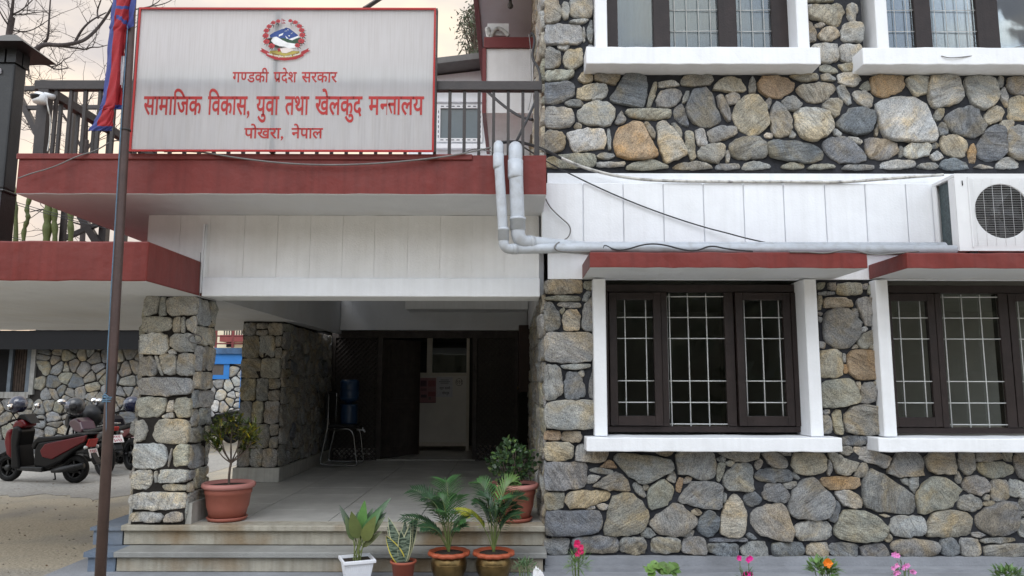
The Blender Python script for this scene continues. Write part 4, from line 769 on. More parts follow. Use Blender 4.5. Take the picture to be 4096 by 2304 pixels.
fo = [(-10, [(452, .02), (468, -.05), (500, -.07), (522, -.04), (545, -.06)]), (60, [(446, .0), (462, -.06), (490, -.07), (514, -.03), (536, -.07)]), (105, [(440, .0), (456, -.06), (484, -.07), (508, -.03), (534, -.06)]), (122, [(438, .0), (455, -.06), (482, -.07), (500, -.02), (504, -.03)]),
      (225, [(430, .0), (450, -.06), (475, -.085), (490, -.02), (498, -.03)]), (340, [(420, .0), (438, -.05), (466, -.085), (480, -.02), (490, -.03)]),
      (420, [(404, .0), (420, -.05), (457, -.08), (472, -.02), (489, -.03)]), (434, [(400, .0), (414, -.05), (450, -.08), (462, -.02), (489, -.03)]), (436, [(400, .0), (414, -.05), (440, -.08), (450, -.07), (455, -.06)]), (480, [(382, .0), (396, -.05), (430, -.07), (445, -.06), (452, -.05)]), (505, [(366, .0), (388, -.05), (425, -.07), (440, -.06), (450, -.05)]), (524, [(352, .01), (374, -.04), (402, -.05), (425, -.05), (446, -.04)])]
mbf, V, nr, nc = cloth('flag', fo, None)
V = [v+Vector((0, .006*math.sin(i*.7), 0)) for i, v in enumerate(V)]
F, MI = [], []
for r_ in range(nr):
    for c in range(nc):
        k = r_*(nc+1)+c; F.append((k, k+1, k+nc+2, k+nc+1)); t = c/nc; rr_ = r_/nr
        yy_ = (lambda q: fo[int(q)][0]+(fo[min(int(q)+1, len(fo)-1)][0]-fo[int(q)][0])*(q-int(q)))(rr_*(len(fo)-1))
        blue = t < .2 or yy_ > 503 or (yy_ < 112 and t > .80) or 16 < yy_ < 34 or (yy_ < 120 and abs((yy_-62)-(t-.3)*75) < 8 and t > .3) or (418 < yy_ < 436 and t > .58)
        white = t > .66 and 222 < yy_ < 345 and t > .66+.25*max(0, (yy_-310)/35)
        MI.append(1 if blue else (2 if white else 0))
mbf.add(V, F, 0, True); mbf.mi = MI
M['flag_red'] = mat('crimson_cloth', (.30, .016, .022), .7, .15, 14, .15, 120); M['flag_blue'] = mat('blue_cloth', (.045, .06, .22), .7, .18, 14, .15, 120)
fl_ = mbf.build('flag', [M['flag_red'], M['flag_blue'], M['pot_white']]); tag(fl_, 'crimson and blue flag hanging limp from the flagpole', 'flag')
so_ = fl_.modifiers.new('thickness', 'SOLIDIFY'); so_.thickness = .003
# ================================================================== PIPES, CABLES, AIR CONDITIONER
def pipe_sockets(mb, a, b, r): mb.tube([a, b], r, 20)
def elbow(c0, corner, c1, n=7): return [c0] + [c0.lerp(corner, t)*(1-t)+corner.lerp(c1, t)*t for t in [k/n for k in range(1, n)]] + [c1]
Zv = Vector((0, 0, 1))
def pipe(name, label, pxt, pxb, Yt, r, tgt, end):
    top = P(*pxt, Yt); bot = P(*pxb, Yt); o = empty(name, bot, label, 'drainpipe', 'grey drainpipes from the balcony'); mb = MB()
    back = Vector((top.x, Yt+.30, top.z-.01))
    c1 = top-Zv*r*2.2; path = [Vector((back.x, back.y, 3.6)), Vector((back.x, back.y, back.z-2*r))] + elbow(back-Zv*r*1.6, back, back+Vector((0, -r*1.6, 0)), 5) + elbow(top+Vector((0, r*1.8, 0)), top, c1, 6)
    path += [bot+Zv*r*2.2] + elbow(bot+Zv*r*1.6, bot, bot+(tgt-bot).normalized()*r*1.6, 6)[1:] + [tgt, end]
    mb.tube(path, r, 20); mb.build('pipe_run', M['pvc'], o)
    MB().tube([c1-Zv*.005, c1-Zv*(.13 if r > .05 else .10), c1-Zv*(.15 if r > .05 else .12)], [r*1.10, r*1.10, r*1.01], 20).build('pipe_socket', M['pvc'], o)
    q = bot+Zv*(r*1.7); MB().tube([q, q+Zv*.074, q+Zv*.075, q+Zv*.095, q+Zv*.096], [r*1.10, r*1.10, r*1.17, r*1.17, r*1.02], 20).build('pipe_socket', M['pvc'], o)
    d = (tgt-bot).normalized(); MB().tube([bot+d*r*1.7, bot+d*(r*1.7+.04)], r*1.09, 20).build('pipe_socket', M['pvc'], o)
    return o
pipe('drainpipe', 'slim grey drainpipe bending under the red balcony edge', (1994, 572), (2014, 996), 5.40, .038, Vector((.62, 5.63, 2.895)), Vector((3.5, 5.68, 2.895)))
pipe('drainpipe', 'thick grey drainpipe beside the slimmer one', (2062, 580), (2071, 968), 5.42, .054, Vector((.60, 5.80, 2.925)), Vector((3.5, 5.82, 2.93)))
def cable(name, label, cat, pts, r, m_, it=3):
    mb = MB(); mb.tube(smooth_path(pts, it), r, 6); o = mb.build(name, m_); tag(o, label, cat); return o
C8 = lambda x, y, Y: P(1900+x/2.07, 500+y/2.07, Y)
C2 = lambda x, y, Y: P(500+x/1.98154, y/1.98154, Y)
C1 = lambda x, y, Y: P(x/1.8867, y/1.8867, Y)
CR = lambda x, y, Y: P(3200+x/2.4152, 600+y/2.4152, Y)
cable('conduit', 'white conduit sagging across the top of the panelled band', 'conduit', [C8(700, 268, 6.05), C8(900, 355, 6.07), C8(1180, 428, 6.11), C8(1500, 463, 6.07), C8(2070, 470, 6.07), CR(0, 308, 6.07), CR(420, 312, 6.07), CR(750, 285, 6.07), CR(1050, 262, 6.07), CR(1385, 240, 6.09)], .013, M['conduit'])
cable('cable', 'black conduit running from the drainpipe tops to the wall', 'cable', [C8(150, 150, 5.55), C8(260, 140, 5.56), C8(380, 140, 5.58), C8(560, 195, 5.9), C8(720, 280, 6.06)], .013, M['cable'])
cable('cable', 'thin black cable slanting across the white panels', 'cable', [C8(390, 175, 5.6), C8(600, 310, 6.05), C8(900, 462, 6.06), C8(1230, 612, 6.06), C8(1570, 742, 6.06), C8(1900, 848, 6.05), C8(2070, 890, 6.03), C8(2270, 945, 5.95), C8(2540, 1000, 5.85)], .0058, M['cable'])
cable('cable', 'loose grey cable looping down over the drainpipes', 'cable', [C8(500, 192, 5.6), C8(580, 210, 5.6), C8(585, 270, 5.9), C8(550, 370, 6.03), C8(548, 500, 6.05), C8(600, 660, 6.05), C8(700, 760, 6.05), C8(798, 840, 6.05), C8(780, 935, 6.0), C8(680, 975, 5.5), C8(650, 1020, 5.47), C8(700, 1052, 5.5), C8(950, 1048, 5.57)], .0058, M['cable_grey'])
cable('cable', 'black cable arching along the canopy top over the left window', 'cable', [C8(1060, 1020, 5.6), C8(1075, 990, 5.6), C8(1150, 1035, 5.6), C8(1250, 1035, 5.57), C8(1400, 985, 5.57), C8(1550, 985, 5.57), C8(1740, 1040, 5.57), C8(1850, 1040, 5.57), C8(1950, 995, 5.57), C8(2100, 1030, 5.57), C8(2300, 1046, 5.57)], .007, M['cable'])
cable('cable', 'grey cable draped over the gap between the two canopies', 'cable', [CR(-100, 985, 5.56), CR(60, 985, 5.56), CR(250, 1000, 5.56), CR(400, 968, 5.56), CR(540, 972, 5.56), CR(660, 1005, 5.56), CR(780, 1015, 5.6), CR(950, 995, 5.6), CR(1150, 978, 5.6)], .006, M['cable_grey'])
cable('cable', 'grey cable sagging across the red balcony edge under the sign', 'cable', [C2(310, 1202, 5.46), C2(480, 1198, 5.46), C2(640, 1208, 5.46), C2(900, 1255, 5.46), C2(1300, 1300, 5.46), C2(1700, 1310, 5.46), C2(2100, 1290, 5.46), C2(2576, 1240, 5.46), C2(2900, 1170, 5.5)], .0065, M['cable_grey'])
cable('cable', 'grey wire rising over the left end of the balcony edge', 'cable', [C1(140, 1345, 5.45), C1(230, 1310, 5.46), C1(400, 1265, 5.46), C1(600, 1170, 5.46), C1(720, 1142, 5.5), C1(850, 1058, 5.55), C1(930, 1065, 5.6)], .005, M['cable_grey'])
C3 = lambda x, y, Y: P(1700+x/2.07, y/2.07, Y)
cable('cable', 'grey wire arching behind the railing right of the sign', 'cable', [C3(0, 1325, 5.47), C3(240, 1280, 5.5), C3(330, 1265, 5.55), C3(400, 1230, 5.6), C3(480, 1240, 5.58), C3(560, 1260, 5.5)], .004, M['cable_grey'])
cable('cable', 'thick black cable sagging from the side bay to the terrace', 'cable', [C3(490, 730, 7.6), C3(560, 800, 7.5), C3(680, 900, 7.2), C3(800, 975, 7.0), C3(890, 990, 6.9)], .016, M['cable'])
cable('cable', 'black cable hanging down the stone corner behind the railing', 'cable', [C3(880, 270, 6.3), C3(915, 320, 6.3), C3(880, 480, 6.3), C3(940, 560, 6.25), C3(960, 660, 6.2), C3(930, 800, 6.0), C3(880, 920, 5.9), C3(760, 1165, 5.8)], .012, M['cable'])
cable('cable', 'thin grey wire on the upper stone corner', 'cable', [C3(860, 280, 6.3), C3(875, 400, 6.3), C3(880, 600, 6.3), C3(885, 780, 6.2), C3(855, 910, 6.0)], .004, M['cable_grey'])
cable('cable', 'twisted grey wire lying on the upper right window sill', 'cable', [P(3765, 224, 5.97), P(3800, 233, 5.96), P(3870, 226, 5.97), P(3940, 217, 6.0), P(4000, 205, 6.0), P(4110, 178, 6.0)], .004, M['cable_grey'])
cl_ = MB(); cc = P(782, 1358, 6.13)
for k in range(3): cl_.tube([(cc.x+(.052+.004*k)*math.cos(t_), cc.y-.004*k, cc.z+.035*math.sin(t_)+.004*k) for t_ in [6.283*i/20 for i in range(21)]], .0025, 5)
cl_.tube(smooth_path([P(803, 1010, 6.15), P(797, 1200, 6.15), P(795, 1280, 6.13), P(770, 1340, 6.13)], 2), .0025, 5)
tag(cl_.build('cable', M['cable_grey']), 'coiled thin wire hanging on the front stone pillar', 'cable')
# air conditioner
AX0, AX1, AY0, AY1, AZ0, AZ1 = 3.575, 4.42, 5.74, 6.06, 2.90, 3.535
ac = empty('air_conditioner', ((AX0+AX1)/2, AY0, 2.853), 'white outdoor air conditioner unit on the right window canopy', 'air conditioner')
gx, gz = P(4011, 844, AY0).x, P(4011, 844, AY0).z; gr = .222
cs = MB(); cs.box(AX0, AX1, AY0+.012, AY1, AZ0, AZ0+.03).box(AX0, AX1, AY0+.012, AY1, AZ1-.03, AZ1).box(AX0, AX0+.02, AY0+.012, AY0+.09, AZ0+.03, AZ1-.03).box(AX0, AX0+.02, AY1-.05, AY1, AZ0+.03, AZ1-.03).box(AX0+.02, AX1, AY1-.02, AY1, AZ0+.03, AZ1-.03).box(AX1-.02, AX1, AY0+.012, AY1-.02, AZ0+.03, AZ1-.03)
# front plate with a round fan opening
n_ = 40; ring = [(gx+gr*math.cos(6.2832*k/n_), gz+gr*math.sin(6.2832*k/n_)) for k in range(n_)]
def sq(a): c_, s_ = math.cos(a), math.sin(a); t = 1/max(abs(c_)/(gx-AX0 if c_ < 0 else AX1-gx), abs(s_)/(gz-AZ0 if s_ < 0 else AZ1-gz)); return (gx+c_*t, gz+s_*t)
out = [sq(6.2832*k/n_) for k in range(n_)]
ang_c = [math.atan2(zc_-gz, xc_-gx) % 6.2832 for xc_, zc_ in ((AX0, AZ0), (AX1, AZ0), (AX1, AZ1), (AX0, AZ1))]
for ac_, p_ in zip(ang_c, ((AX0, AZ0), (AX1, AZ0), (AX1, AZ1), (AX0, AZ1))): out[round(ac_/6.2832*n_) % n_] = p_
cs.add([(x_, AY0, z_) for x_, z_ in ring]+[(x_, AY0, z_) for x_, z_ in out]+[(x_, AY0+.012, z_) for x_, z_ in ring], [(k, (k+1) % n_, n_+(k+1) % n_, n_+k) for k in range(n_)]+[(k, (k+1) % n_, 2*n_+(k+1) % n_, 2*n_+k) for k in range(n_)])
cs.build('casing', M['ac'], ac, bevel=.004)
MB().box(AX0+.03, AX0+.034, AY0+.095, AY1-.055, AZ0+.03, AZ1-.03).build('condenser_coil', mat('dark_coil', (.05, .07, .075), .5, .5, 60), ac)
gg = MB(); z_ = AZ0+.04
while z_ < AZ1-.04:
    gg.tube([(gx-.26, AY0-.012, z_), (gx+.26, AY0-.012, z_)], .0008, 4); z_ += .0142
for k in range(-3, 4): gg.tube([(gx+k*.075, AY0-.008, AZ0+.04), (gx+k*.075, AY0-.008, AZ1-.04)], .0011, 4)
gg.box(gx-.268, gx-.26, AY0-.012, AY0-.001, AZ0+.03, AZ1-.03).box(gx+.26, gx+.268, AY0-.012, AY0-.001, AZ0+.03, AZ1-.03)
gg.build('fan_guard', M['ac'], ac)
fn = MB(); fn.lathe([(.05, 0), (.05, .06), (0, .065)], 16, (gx, AY0+.06, gz), 'y')
for k in range(5):
    a = 6.283*k/5; fn.add([(gx+.05*math.cos(a), AY0+.08, gz+.05*math.sin(a)), (gx+.2*math.cos(a-.3), AY0+.06, gz+.2*math.sin(a-.3)), (gx+.21*math.cos(a+.35), AY0+.11, gz+.21*math.sin(a+.35)), (gx+.05*math.cos(a+.6), AY0+.11, gz+.05*math.sin(a+.6))], [(0, 1, 2, 3)])
fn.build('fan', M['black'], ac); MB().box(AX0+.04, AX1-.03, AY0+.14, AY0+.145, AZ0+.03, AZ1-.03).build('inner_baffle', M['dark'], ac)
MB().box(AX0+.1, AX0+.16, AY0+.02, AY1, 2.853, AZ0).build('foot', M['black'], ac); MB().box(AX1-.16, AX1-.1, AY0+.02, AY1, 2.853, AZ0).build('foot', M['black'], ac)
MB().tube([(P(3847, 700, AY0-.004).x, AY0-.004, AZ1-.06), (P(3847, 700, AY0-.004).x, AY0-.004, AZ1-.10)], .004, 6).build('handle_slot', M['black'], ac)
# ================================================================== PORCH CONTENTS
fz = FZ
ch = empty('chair', (-2.42, 10.45, fz), 'dark chair with chrome tube frame carrying the water dispenser', 'chair')
cx0, cx1, cy0, cy1 = -2.66, -2.14, 10.32, 10.78
cf = MB()
for y_ in (cy0, cy1):
    s_ = [Vector((cx0+.09, y_, fz+1.0)), Vector((cx0+.09, y_, fz+.55)), Vector((cx0-.01, y_, fz+.03)), Vector((cx1, y_, fz+.012)), Vector((cx1-.02, y_, fz+.1)), Vector((cx1-.07, y_, fz+.47)), Vector((cx1-.14, y_, fz+.52)), Vector((cx0+.09, y_, fz+.50))]
    q = [s_[0]]
    for i in range(1, len(s_)-1):
        p_ = s_[i]; r_ = .06; q += [p_+(s_[i-1]-p_).normalized()*min(r_, (s_[i-1]-p_).length*.45)]; q += [p_*.5+q[-1]*.25+(p_+(s_[i+1]-p_).normalized()*r_)*.25, p_+(s_[i+1]-p_).normalized()*min(r_, (s_[i+1]-p_).length*.45)]
    cf.tube(q+[s_[-1]], .011, 8)
cf.build('tube_frame', M['chrome'], ch)
MB().box(cx0+.08, cx1-.06, cy0-.01, cy1+.01, fz+.53, fz+.575).build('seat', M['black'], ch, bevel=.015, seg=2)
MB().box(cx0+.05, cx0+.085, cy0-.01, cy1+.01, fz+.66, fz+1.02).build('backrest', M['black'], ch, bevel=.012, seg=2)
wd_ = empty('water_dispenser', (-2.33, 10.55, fz+.575), 'blue water bottle dispenser standing on the chair', 'water dispenser')
M['blue_pl'] = mat('deep_blue_plastic', (.018, .055, .13), .3, .1, 8, spec=.6)
MB().lathe([(.12, fz+.576), (.125, fz+.60), (.125, fz+.80), (.115, fz+.83), (.13, fz+.85), (.05, fz+.855)], 24, (-2.33, 10.55, 0)).build('reservoir', M['blue_pl'], wd_)
MB().lathe([(.045, fz+.856), (.06, fz+.88), (.13, fz+.92), (.135, fz+.96), (.128, fz+.975), (.135, fz+.99), (.135, fz+1.05), (.128, fz+1.065), (.135, fz+1.08), (.135, fz+1.17), (.11, fz+1.2), (0, fz+1.2)], 24, (-2.33, 10.55, 0)).build('bottle', M['blue_pl'], wd_)
tp = P(1455, 1720, 10.45); MB().tube([(-2.2, 10.5, tp.z), (tp.x, 10.45, tp.z), (tp.x+.02, 10.44, tp.z-.03)], .011, 8).tube([(tp.x-.02, 10.46, tp.z), (tp.x-.015, 10.46, tp.z+.035)], .007, 6).build('tap', M['pot_white'], wd_)
# wooden cabinet box on the right jamb
wc = empty('wall_cabinet', (.1, 10.2, 1.4), 'dark wooden cabinet mounted high beside the right lattice', 'cabinet')
ca, cb = P(2075, 1300, 10.3), P(2112, 1568, 10.3)
MB().box(ca.x, cb.x+.09, 10.3, 10.85, cb.z, ca.z).build('body', mat('brown_cabinet_wood', (.035, .02, .016), .5, .2, 8), wc, bevel=.006)
MB().tube([(ca.x-.02, 10.4, P(2068, 1552, 10.4).z), (ca.x-.001, 10.4, P(2068, 1552, 10.4).z)], .022, 8).build('knob', M['brass'], wc)
# papers on the partition
CP = lambda x, y: P(1640+x/3.8115, 1320+y/3.8115, ent_y-.006)
def paper(name, label, cat, x0, y0, x1, y1, col, marks, txt=()):
    o = empty(name, CP(x0, y1), label, cat); a, b = CP(x0, y1), CP(x1, y0); y_ = ent_y-.006
    mb = MB(); mb.box(a.x, b.x, y_, y_+.002, a.z, b.z, 0); mb.col = [col]*8; mb.build('sheet', M['paint'], o, tint=True)
    k = MB()
    for (p, q, r_, s_, c) in marks:
        u, v = CP(p, s_), CP(r_, q); k.add([(u.x, y_-.001, u.z), (v.x, y_-.001, u.z), (v.x, y_-.001, v.z), (u.x, y_-.001, v.z)], [(0, 1, 2, 3)], 0, False, c)
    for (toks, p, r_, q, s_, c) in txt:
        V, F = word(toks, .012); u, v = CP(p, s_), CP(r_, q); w0 = max(t[0] for t in V); k.add([(u.x+t[0]/w0*(v.x-u.x), y_-.0016, u.z+t[1]/ktop*(v.z-u.z)) for t in V], F, 0, False, c)
    if k.v: k.build('print', M['paint'], o, tint=True)
INK = (.05, .05, .07)
paper('poster', 'reddish printed poster on the cream partition', 'poster', 150, 730, 400, 1110, (.34, .17, .18), [(160, 770, 255, 860, (.12, .06, .08)), (160, 890, 255, 930, (.2, .1, .12)), (165, 985, 255, 1030, (.10, .07, .09)), (275, 770, 390, 860, (.28, .09, .10)), (275, 940, 390, 1010, (.26, .08, .09)), (262, 760, 272, 1060, (.4, .26, .26)), (150, 1098, 390, 1110, (.12, .04, .05)), (285, 1020, 320, 1060, (.12, .1, .1))])
paper('notice', 'white printed notice beside the reddish poster', 'notice', 402, 718, 650, 1022, (.60, .60, .63), [(465, 758, 595, 766, INK), (440, 784, 610, 792, INK), (465, 806, 590, 814, INK)], [([u'\u0926\u0930\u094d\u0924\u093e'], 450, 515, 872, 905, INK), ([u'\u091a\u0932\u093e\u0928\u0940'], 528, 612, 872, 905, INK), ([u'\u0938\u094b\u0927\u092a\u0941\u091b'], 490, 600, 945, 980, INK)])
nb = MB(); c = CP(750, 795); rr_ = .064
nb.add([(c.x+(rr_+d)*math.cos(6.2832*k/32), ent_y-.003, c.z+(rr_+d)*math.sin(6.2832*k/32)) for d in (0, -.006) for k in range(32)], [(k, (k+1) % 32, 32+(k+1) % 32, 32+k) for k in range(32)])
V, F = word([u'\u0967\u0967\u0967'], .01); w0 = max(t[0] for t in V); h0 = max(t[1] for t in V)
nb.add([(c.x-.048+t[0]/w0*.096, ent_y-.0035, c.z-.03+t[1]/h0*.06) for t in V], F)
tag(nb.build('room_number', mat('brown_ink', (.05, .03, .025), .6)), 'circled room number painted on the cream partition', 'room number')
# ================================================================== LANTERN POST, CAMERA
LY = 6.0
lp = empty('lantern_post', (P(-8, 900, LY).x, LY, 2.872), 'dark lantern post with flared cap at the left edge', 'lamp post')
hw = .078; lx = P(46, 400, LY-hw).x-hw
zl0, zl1 = P(0, 768, LY-hw).z, P(0, 250, LY-hw).z
b_ = MB(); b_.box(lx-hw, lx+hw, LY-hw, LY+hw, zl0+.03, zl1); b_.box(lx-hw-.012, lx+hw+.012, LY-hw-.012, LY+hw+.012, zl0, zl0+.03)
M['lantern'] = mat('dark_grey_metal', (.016, .017, .018), .42, .3, 6, .08, 60, spec=.5)
b_.build('body', M['lantern'], lp, bevel=.015, seg=2)
MB().box(lx-hw*.72, lx-.03, LY-hw-.02, LY+hw+.02, zl1-.10, zl1-.06).build('lamp', M['pot_white'], lp)
ne = MB()
for i in (-1, 1):
    for j in (-1, 1): ne.box(lx+i*hw*.62-.04, lx+i*hw*.62+.04, LY+j*hw*.62-.04, LY+j*hw*.62+.04, zl1, zl1+.16)
ne.build('neck', M['lantern'], lp)
cp_ = MB(); e_ = .235; zc_ = zl1+.12; prof = [(e_, zc_), (e_*.72, zc_+.05), (e_*.45, zc_+.10), (e_*.2, zc_+.145), (.02, zc_+.16)]
vs = []
for (r_, z_) in prof: vs += [(lx-r_, LY-r_, z_), (lx+r_, LY-r_, z_), (lx+r_, LY+r_, z_), (lx-r_, LY+r_, z_)]
cp_.add(vs, [(4*i+j, 4*i+(j+1) % 4, 4*i+4+(j+1) % 4, 4*i+4+j) for i in range(4) for j in range(4)]+[(3, 2, 1, 0), (16, 17, 18, 19)]); cp_.build('cap', M['lantern'], lp)
MB().box(lx-.09, P(28, 860, LY).x, LY-.09, LY+.09, 2.873, zl0).build('post', M['lantern'], lp)
cm = empty('security_camera', tuple(P(165, 400, RY-.05)), 'white dome security camera on the left railing post', 'camera')
c = P(160, 395, RY-.10); MB().lathe([(.0, .055), (.035, .045), (.052, .015), (.052, -.02), (.045, -.035)], 18, (c.x, c.y, c.z)).build('housing', M['ac'], cm)
sp_ = MB(); sp_.lathe([(.047*math.cos(t_), -.012-.047*math.sin(t_)) for t_ in [i*1.5708/6 for i in range(7)]], 18, (c.x-.012, c.y-.02, c.z+.03)); sp_.build('dome', M['black'], cm)
MB().tube([c+Vector((.02, .02, .04)), c+Vector((.05, .09, .05))], .022, 8).build('bracket', M['ac'], cm)
MB().tube(smooth_path([c+Vector((.05, 0, 0)), c+Vector((.075, -.0, -.1)), P(203, 470, RY-.05), P(198, 560, RY-.05), P(190, 605, RY-.05)], 3), .005, 6).build('lead', M['conduit'], cm)
# ================================================================== PLANTS
def leaf(mb, base, dirv, up, ln, wd, col, bend=.3, n=5, fold=.25, shape=.45, tipw=0.0):
    d = Vector(dirv).normalized(); u = Vector(up); s = d.cross(u); s = s.normalized() if s.length > 1e-4 else d.orthogonal().normalized(); u = s.cross(d)
    vs = []; p = Vector(base); ang = 0; cols = []
    for i in range(n+1):
        t = i/n; wv = wd*.5*(max(0, math.sin(math.pi*min(1, t**shape if t > 0 else 0)))**.8)+tipw*(1-t)
        if i == 0: wv = max(wv, wd*.06)
        dd = d*math.cos(ang)-u*math.sin(ang); nn = u*math.cos(ang)+d*math.sin(ang)
        vs += [p-s*wv+nn*wv*fold, p, p+s*wv+nn*wv*fold]
        p = p+dd*ln/n; ang += bend/n
    fs = []
    for i in range(n): fs += [(3*i, 3*i+1, 3*i+4, 3*i+3), (3*i+1, 3*i+2, 3*i+5, 3*i+4)]
    mb.add(vs, fs, 0, True, col)
def rgb(c, rnd, v=.25): f = rnd.uniform(1-v, 1+v); return tuple(x*f*rnd.uniform(.92, 1.08) for x in c)
def rdir(rnd, zmin=-1):
    while True:
        v = Vector((rnd.uniform(-1, 1), rnd.uniform(-1, 1), rnd.uniform(zmin, 1)))
        if .1 < v.length < 1: return v.normalized()
def at(px, py, Y): return P(px, py, Y)
def soil(o, c, r, z): MB().lathe([(r, z-.02), (r*.97, z), (r*.6, z+.006), (0, z+.009)], 20, (c[0], c[1], 0), wob=lambda a, rr, h: 1+.01*math.sin(a*7)).build('soil', M['soil'], o)
def big_pot(loc, label, seed):
    o = empty('potted_plant', loc, label, 'potted plant'); x, y, z = loc
    MB().lathe([(.143, z+.015), (.165, z+.10), (.172, z+.115), (.186, z+.22), (.193, z+.225), (.197, z+.285), (.19, z+.285), (.18, z+.24)], 40, (x, y, 0)).build('pot', M['terracotta'], o)
    MB().lathe([(.196, z+.268), (.214, z+.272), (.222, z+.288), (.220, z+.305), (.206, z+.315), (.192, z+.306), (.186, z+.28)], 40, (x, y, 0)).build('rim', M['terra_rim'], o)
    MB().lathe([(.13, z+.002), (.158, z+.006), (.168, z+.032), (.160, z+.034), (.15, z+.014), (0, z+.014)], 36, (x, y, 0)).build('saucer', M['terracotta'], o)
    soil(o, (x, y), .189, z+.285); return o
rg = random.Random(21)
# croton tree by the front pillar
c0 = P(909, 2060, 6.42); cx_, cy_ = c0.x, 6.42
o = big_pot((cx_, cy_, FZ), 'terracotta pot with a branching yellow-green croton beside the stone pillar', 1)
stem = MB(); tips = []
def W_(px, py, dy=0): return P(px, py, cy_+dy)
fork = W_(924, 1852)
stem.tube(smooth_path([(cx_, cy_, FZ+.28), W_(917, 1890), fork], 2), [.012]*9+[.010] if False else .0105, 8)
for (px_, py_, dy) in ((858, 1700, .02), (880, 1690, -.12), (905, 1665, .1), (935, 1670, -.05), (965, 1680, .12), (990, 1690, -.1), (1020, 1715, .05), (845, 1760, -.08), (1010, 1760, .1), (1030, 1745, -.05)):
    e = W_(px_, py_, dy); mid = fork.lerp(e, .45)+Vector((rg.uniform(-.02, .02), dy*.2, -.03)); pth = smooth_path([fork, mid, e], 2); stem.tube(pth, [.0075-.005*i/(len(pth)-1) for i in range(len(pth))], 6)
    tips.append((e, (e-mid).normalized())); tips.append((mid.lerp(e, .55), (e-mid).normalized()))
    for k in range(3):
        e2 = mid.lerp(e, rg.uniform(.3, .8))+Vector((rg.uniform(-.09, .09), rg.uniform(-.09, .09), rg.uniform(.0, .07))); stem.tube([mid.lerp(e, .3), e2], [.004, .002], 5); tips.append((e2, (e2-mid).normalized()))
stem.build('stem', M['bark'], o)
lf = MB()
for e, d in tips:
    for k in range(13):
        v = (rdir(rg, -.35)+d*.6).normalized(); c_ = (.40, .33, .02) if rg.random() < .13 else ((.13, .15, .03) if rg.random() < .4 else (.05, .075, .02))
        leaf(lf, e+d*rg.uniform(-.06, .03), v, (0, 0, 1), rg.uniform(.05, .09), rg.uniform(.017, .028), rgb(c_, rg), rg.uniform(.2, .9), 4)
lf.build('foliage', M['leaf'], o, tint=True)
# round ficus by the wing corner
o = big_pot((P(2052, 2060, 6.42).x, 6.42, FZ), 'terracotta pot with a round glossy dark green bush at the porch corner', 2)
fx_, fy_ = o.location.x, o.location.y; bc = P(2046, 1852, fy_)
st = MB()
for k in range(7):
    v = rdir(rg, .1); st.tube([(fx_+v.x*.02, fy_+v.y*.02, FZ+.28), bc+Vector((v.x*.08, v.y*.08, -.06)), bc+v*.13], [.007, .005, .003], 6)
st.build('stem', M['bark'], o); lf = MB()
for k in range(520):
    v = rdir(rg); rr_ = .195*(1+.12*math.sin(v.x*5+2)+.10*math.sin(v.z*6+v.y*4))*rg.uniform(.62, 1.06); p_ = bc+Vector((v.x*rr_, v.y*rr_, v.z*rr_*.93))
    leaf(lf, p_, (v+rdir(rg)*.75+Vector((0, 0, .35))).normalized(), v, rg.uniform(.034, .052), rg.uniform(.022, .030), rgb((.10, .17, .045) if rg.random() < .18 else (.028, .062, .022), rg), .35, 4, .3, .75)
lf.build('foliage', M['leaf'], o, tint=True)
AZ = .36
# white square planter with broad leaves
wx, wy = P(1424, 2300, 5.68).x, 5.70
o = empty('potted_plant', (wx, wy, AZ), 'white ribbed square planter with long broad green leaves', 'potted plant')
mbp = MB(); Rz = Matrix.Rotation(R(22), 3, 'Z')
def sqr(h, z): return [Vector((wx, wy, z))+Rz @ Vector((i*h, j*h, 0)) for i, j in ((-1, -1), (1, -1), (1, 1), (-1, 1))]
lv = [(.082, AZ+.012), (.105, AZ+.15), (.105, AZ+.152), (.121, AZ+.156), (.121, AZ+.178), (.108, AZ+.181), (.102, AZ+.15)]
vs = [p_ for h, z in lv for p_ in sqr(h, z)]
mbp.add(vs, [(4*i+j, 4*i+(j+1) % 4, 4*i+4+(j+1) % 4, 4*i+4+j) for i in range(len(lv)-1) for j in range(4)]+[(3, 2, 1, 0)])
for i, j in ((-1, -1), (1, -1), (1, 1), (-1, 1)):
    p_ = Vector((wx, wy, 0))+Rz @ Vector((i*.066, j*.066, 0)); mbp.box(p_.x-.014, p_.x+.014, p_.y-.014, p_.y+.014, AZ, AZ+.0135, rot=Rz)
for s_ in range(4):
    for k in range(11):
        t = -.75+1.5*k/10; Rq = Matrix.Rotation(R(22+90*s_), 3, 'Z'); a = Vector((wx, wy, 0))+Rq @ Vector((t*.082, -.0825, 0)); b = Vector((wx, wy, 0))+Rq @ Vector((t*.1, -.102, 0)); mbp.tube([a+Zv*(AZ+.03), b+Zv*(AZ+.142)], .0042, 5)
mbp.build('pot', M['pot_white'], o, bevel=.003)
so2 = MB(); so2.add(sqr(.103, AZ+.158), [(0, 1, 2, 3)]); so2.build('soil', M['soil'], o)
lf = MB(); stm = MB()
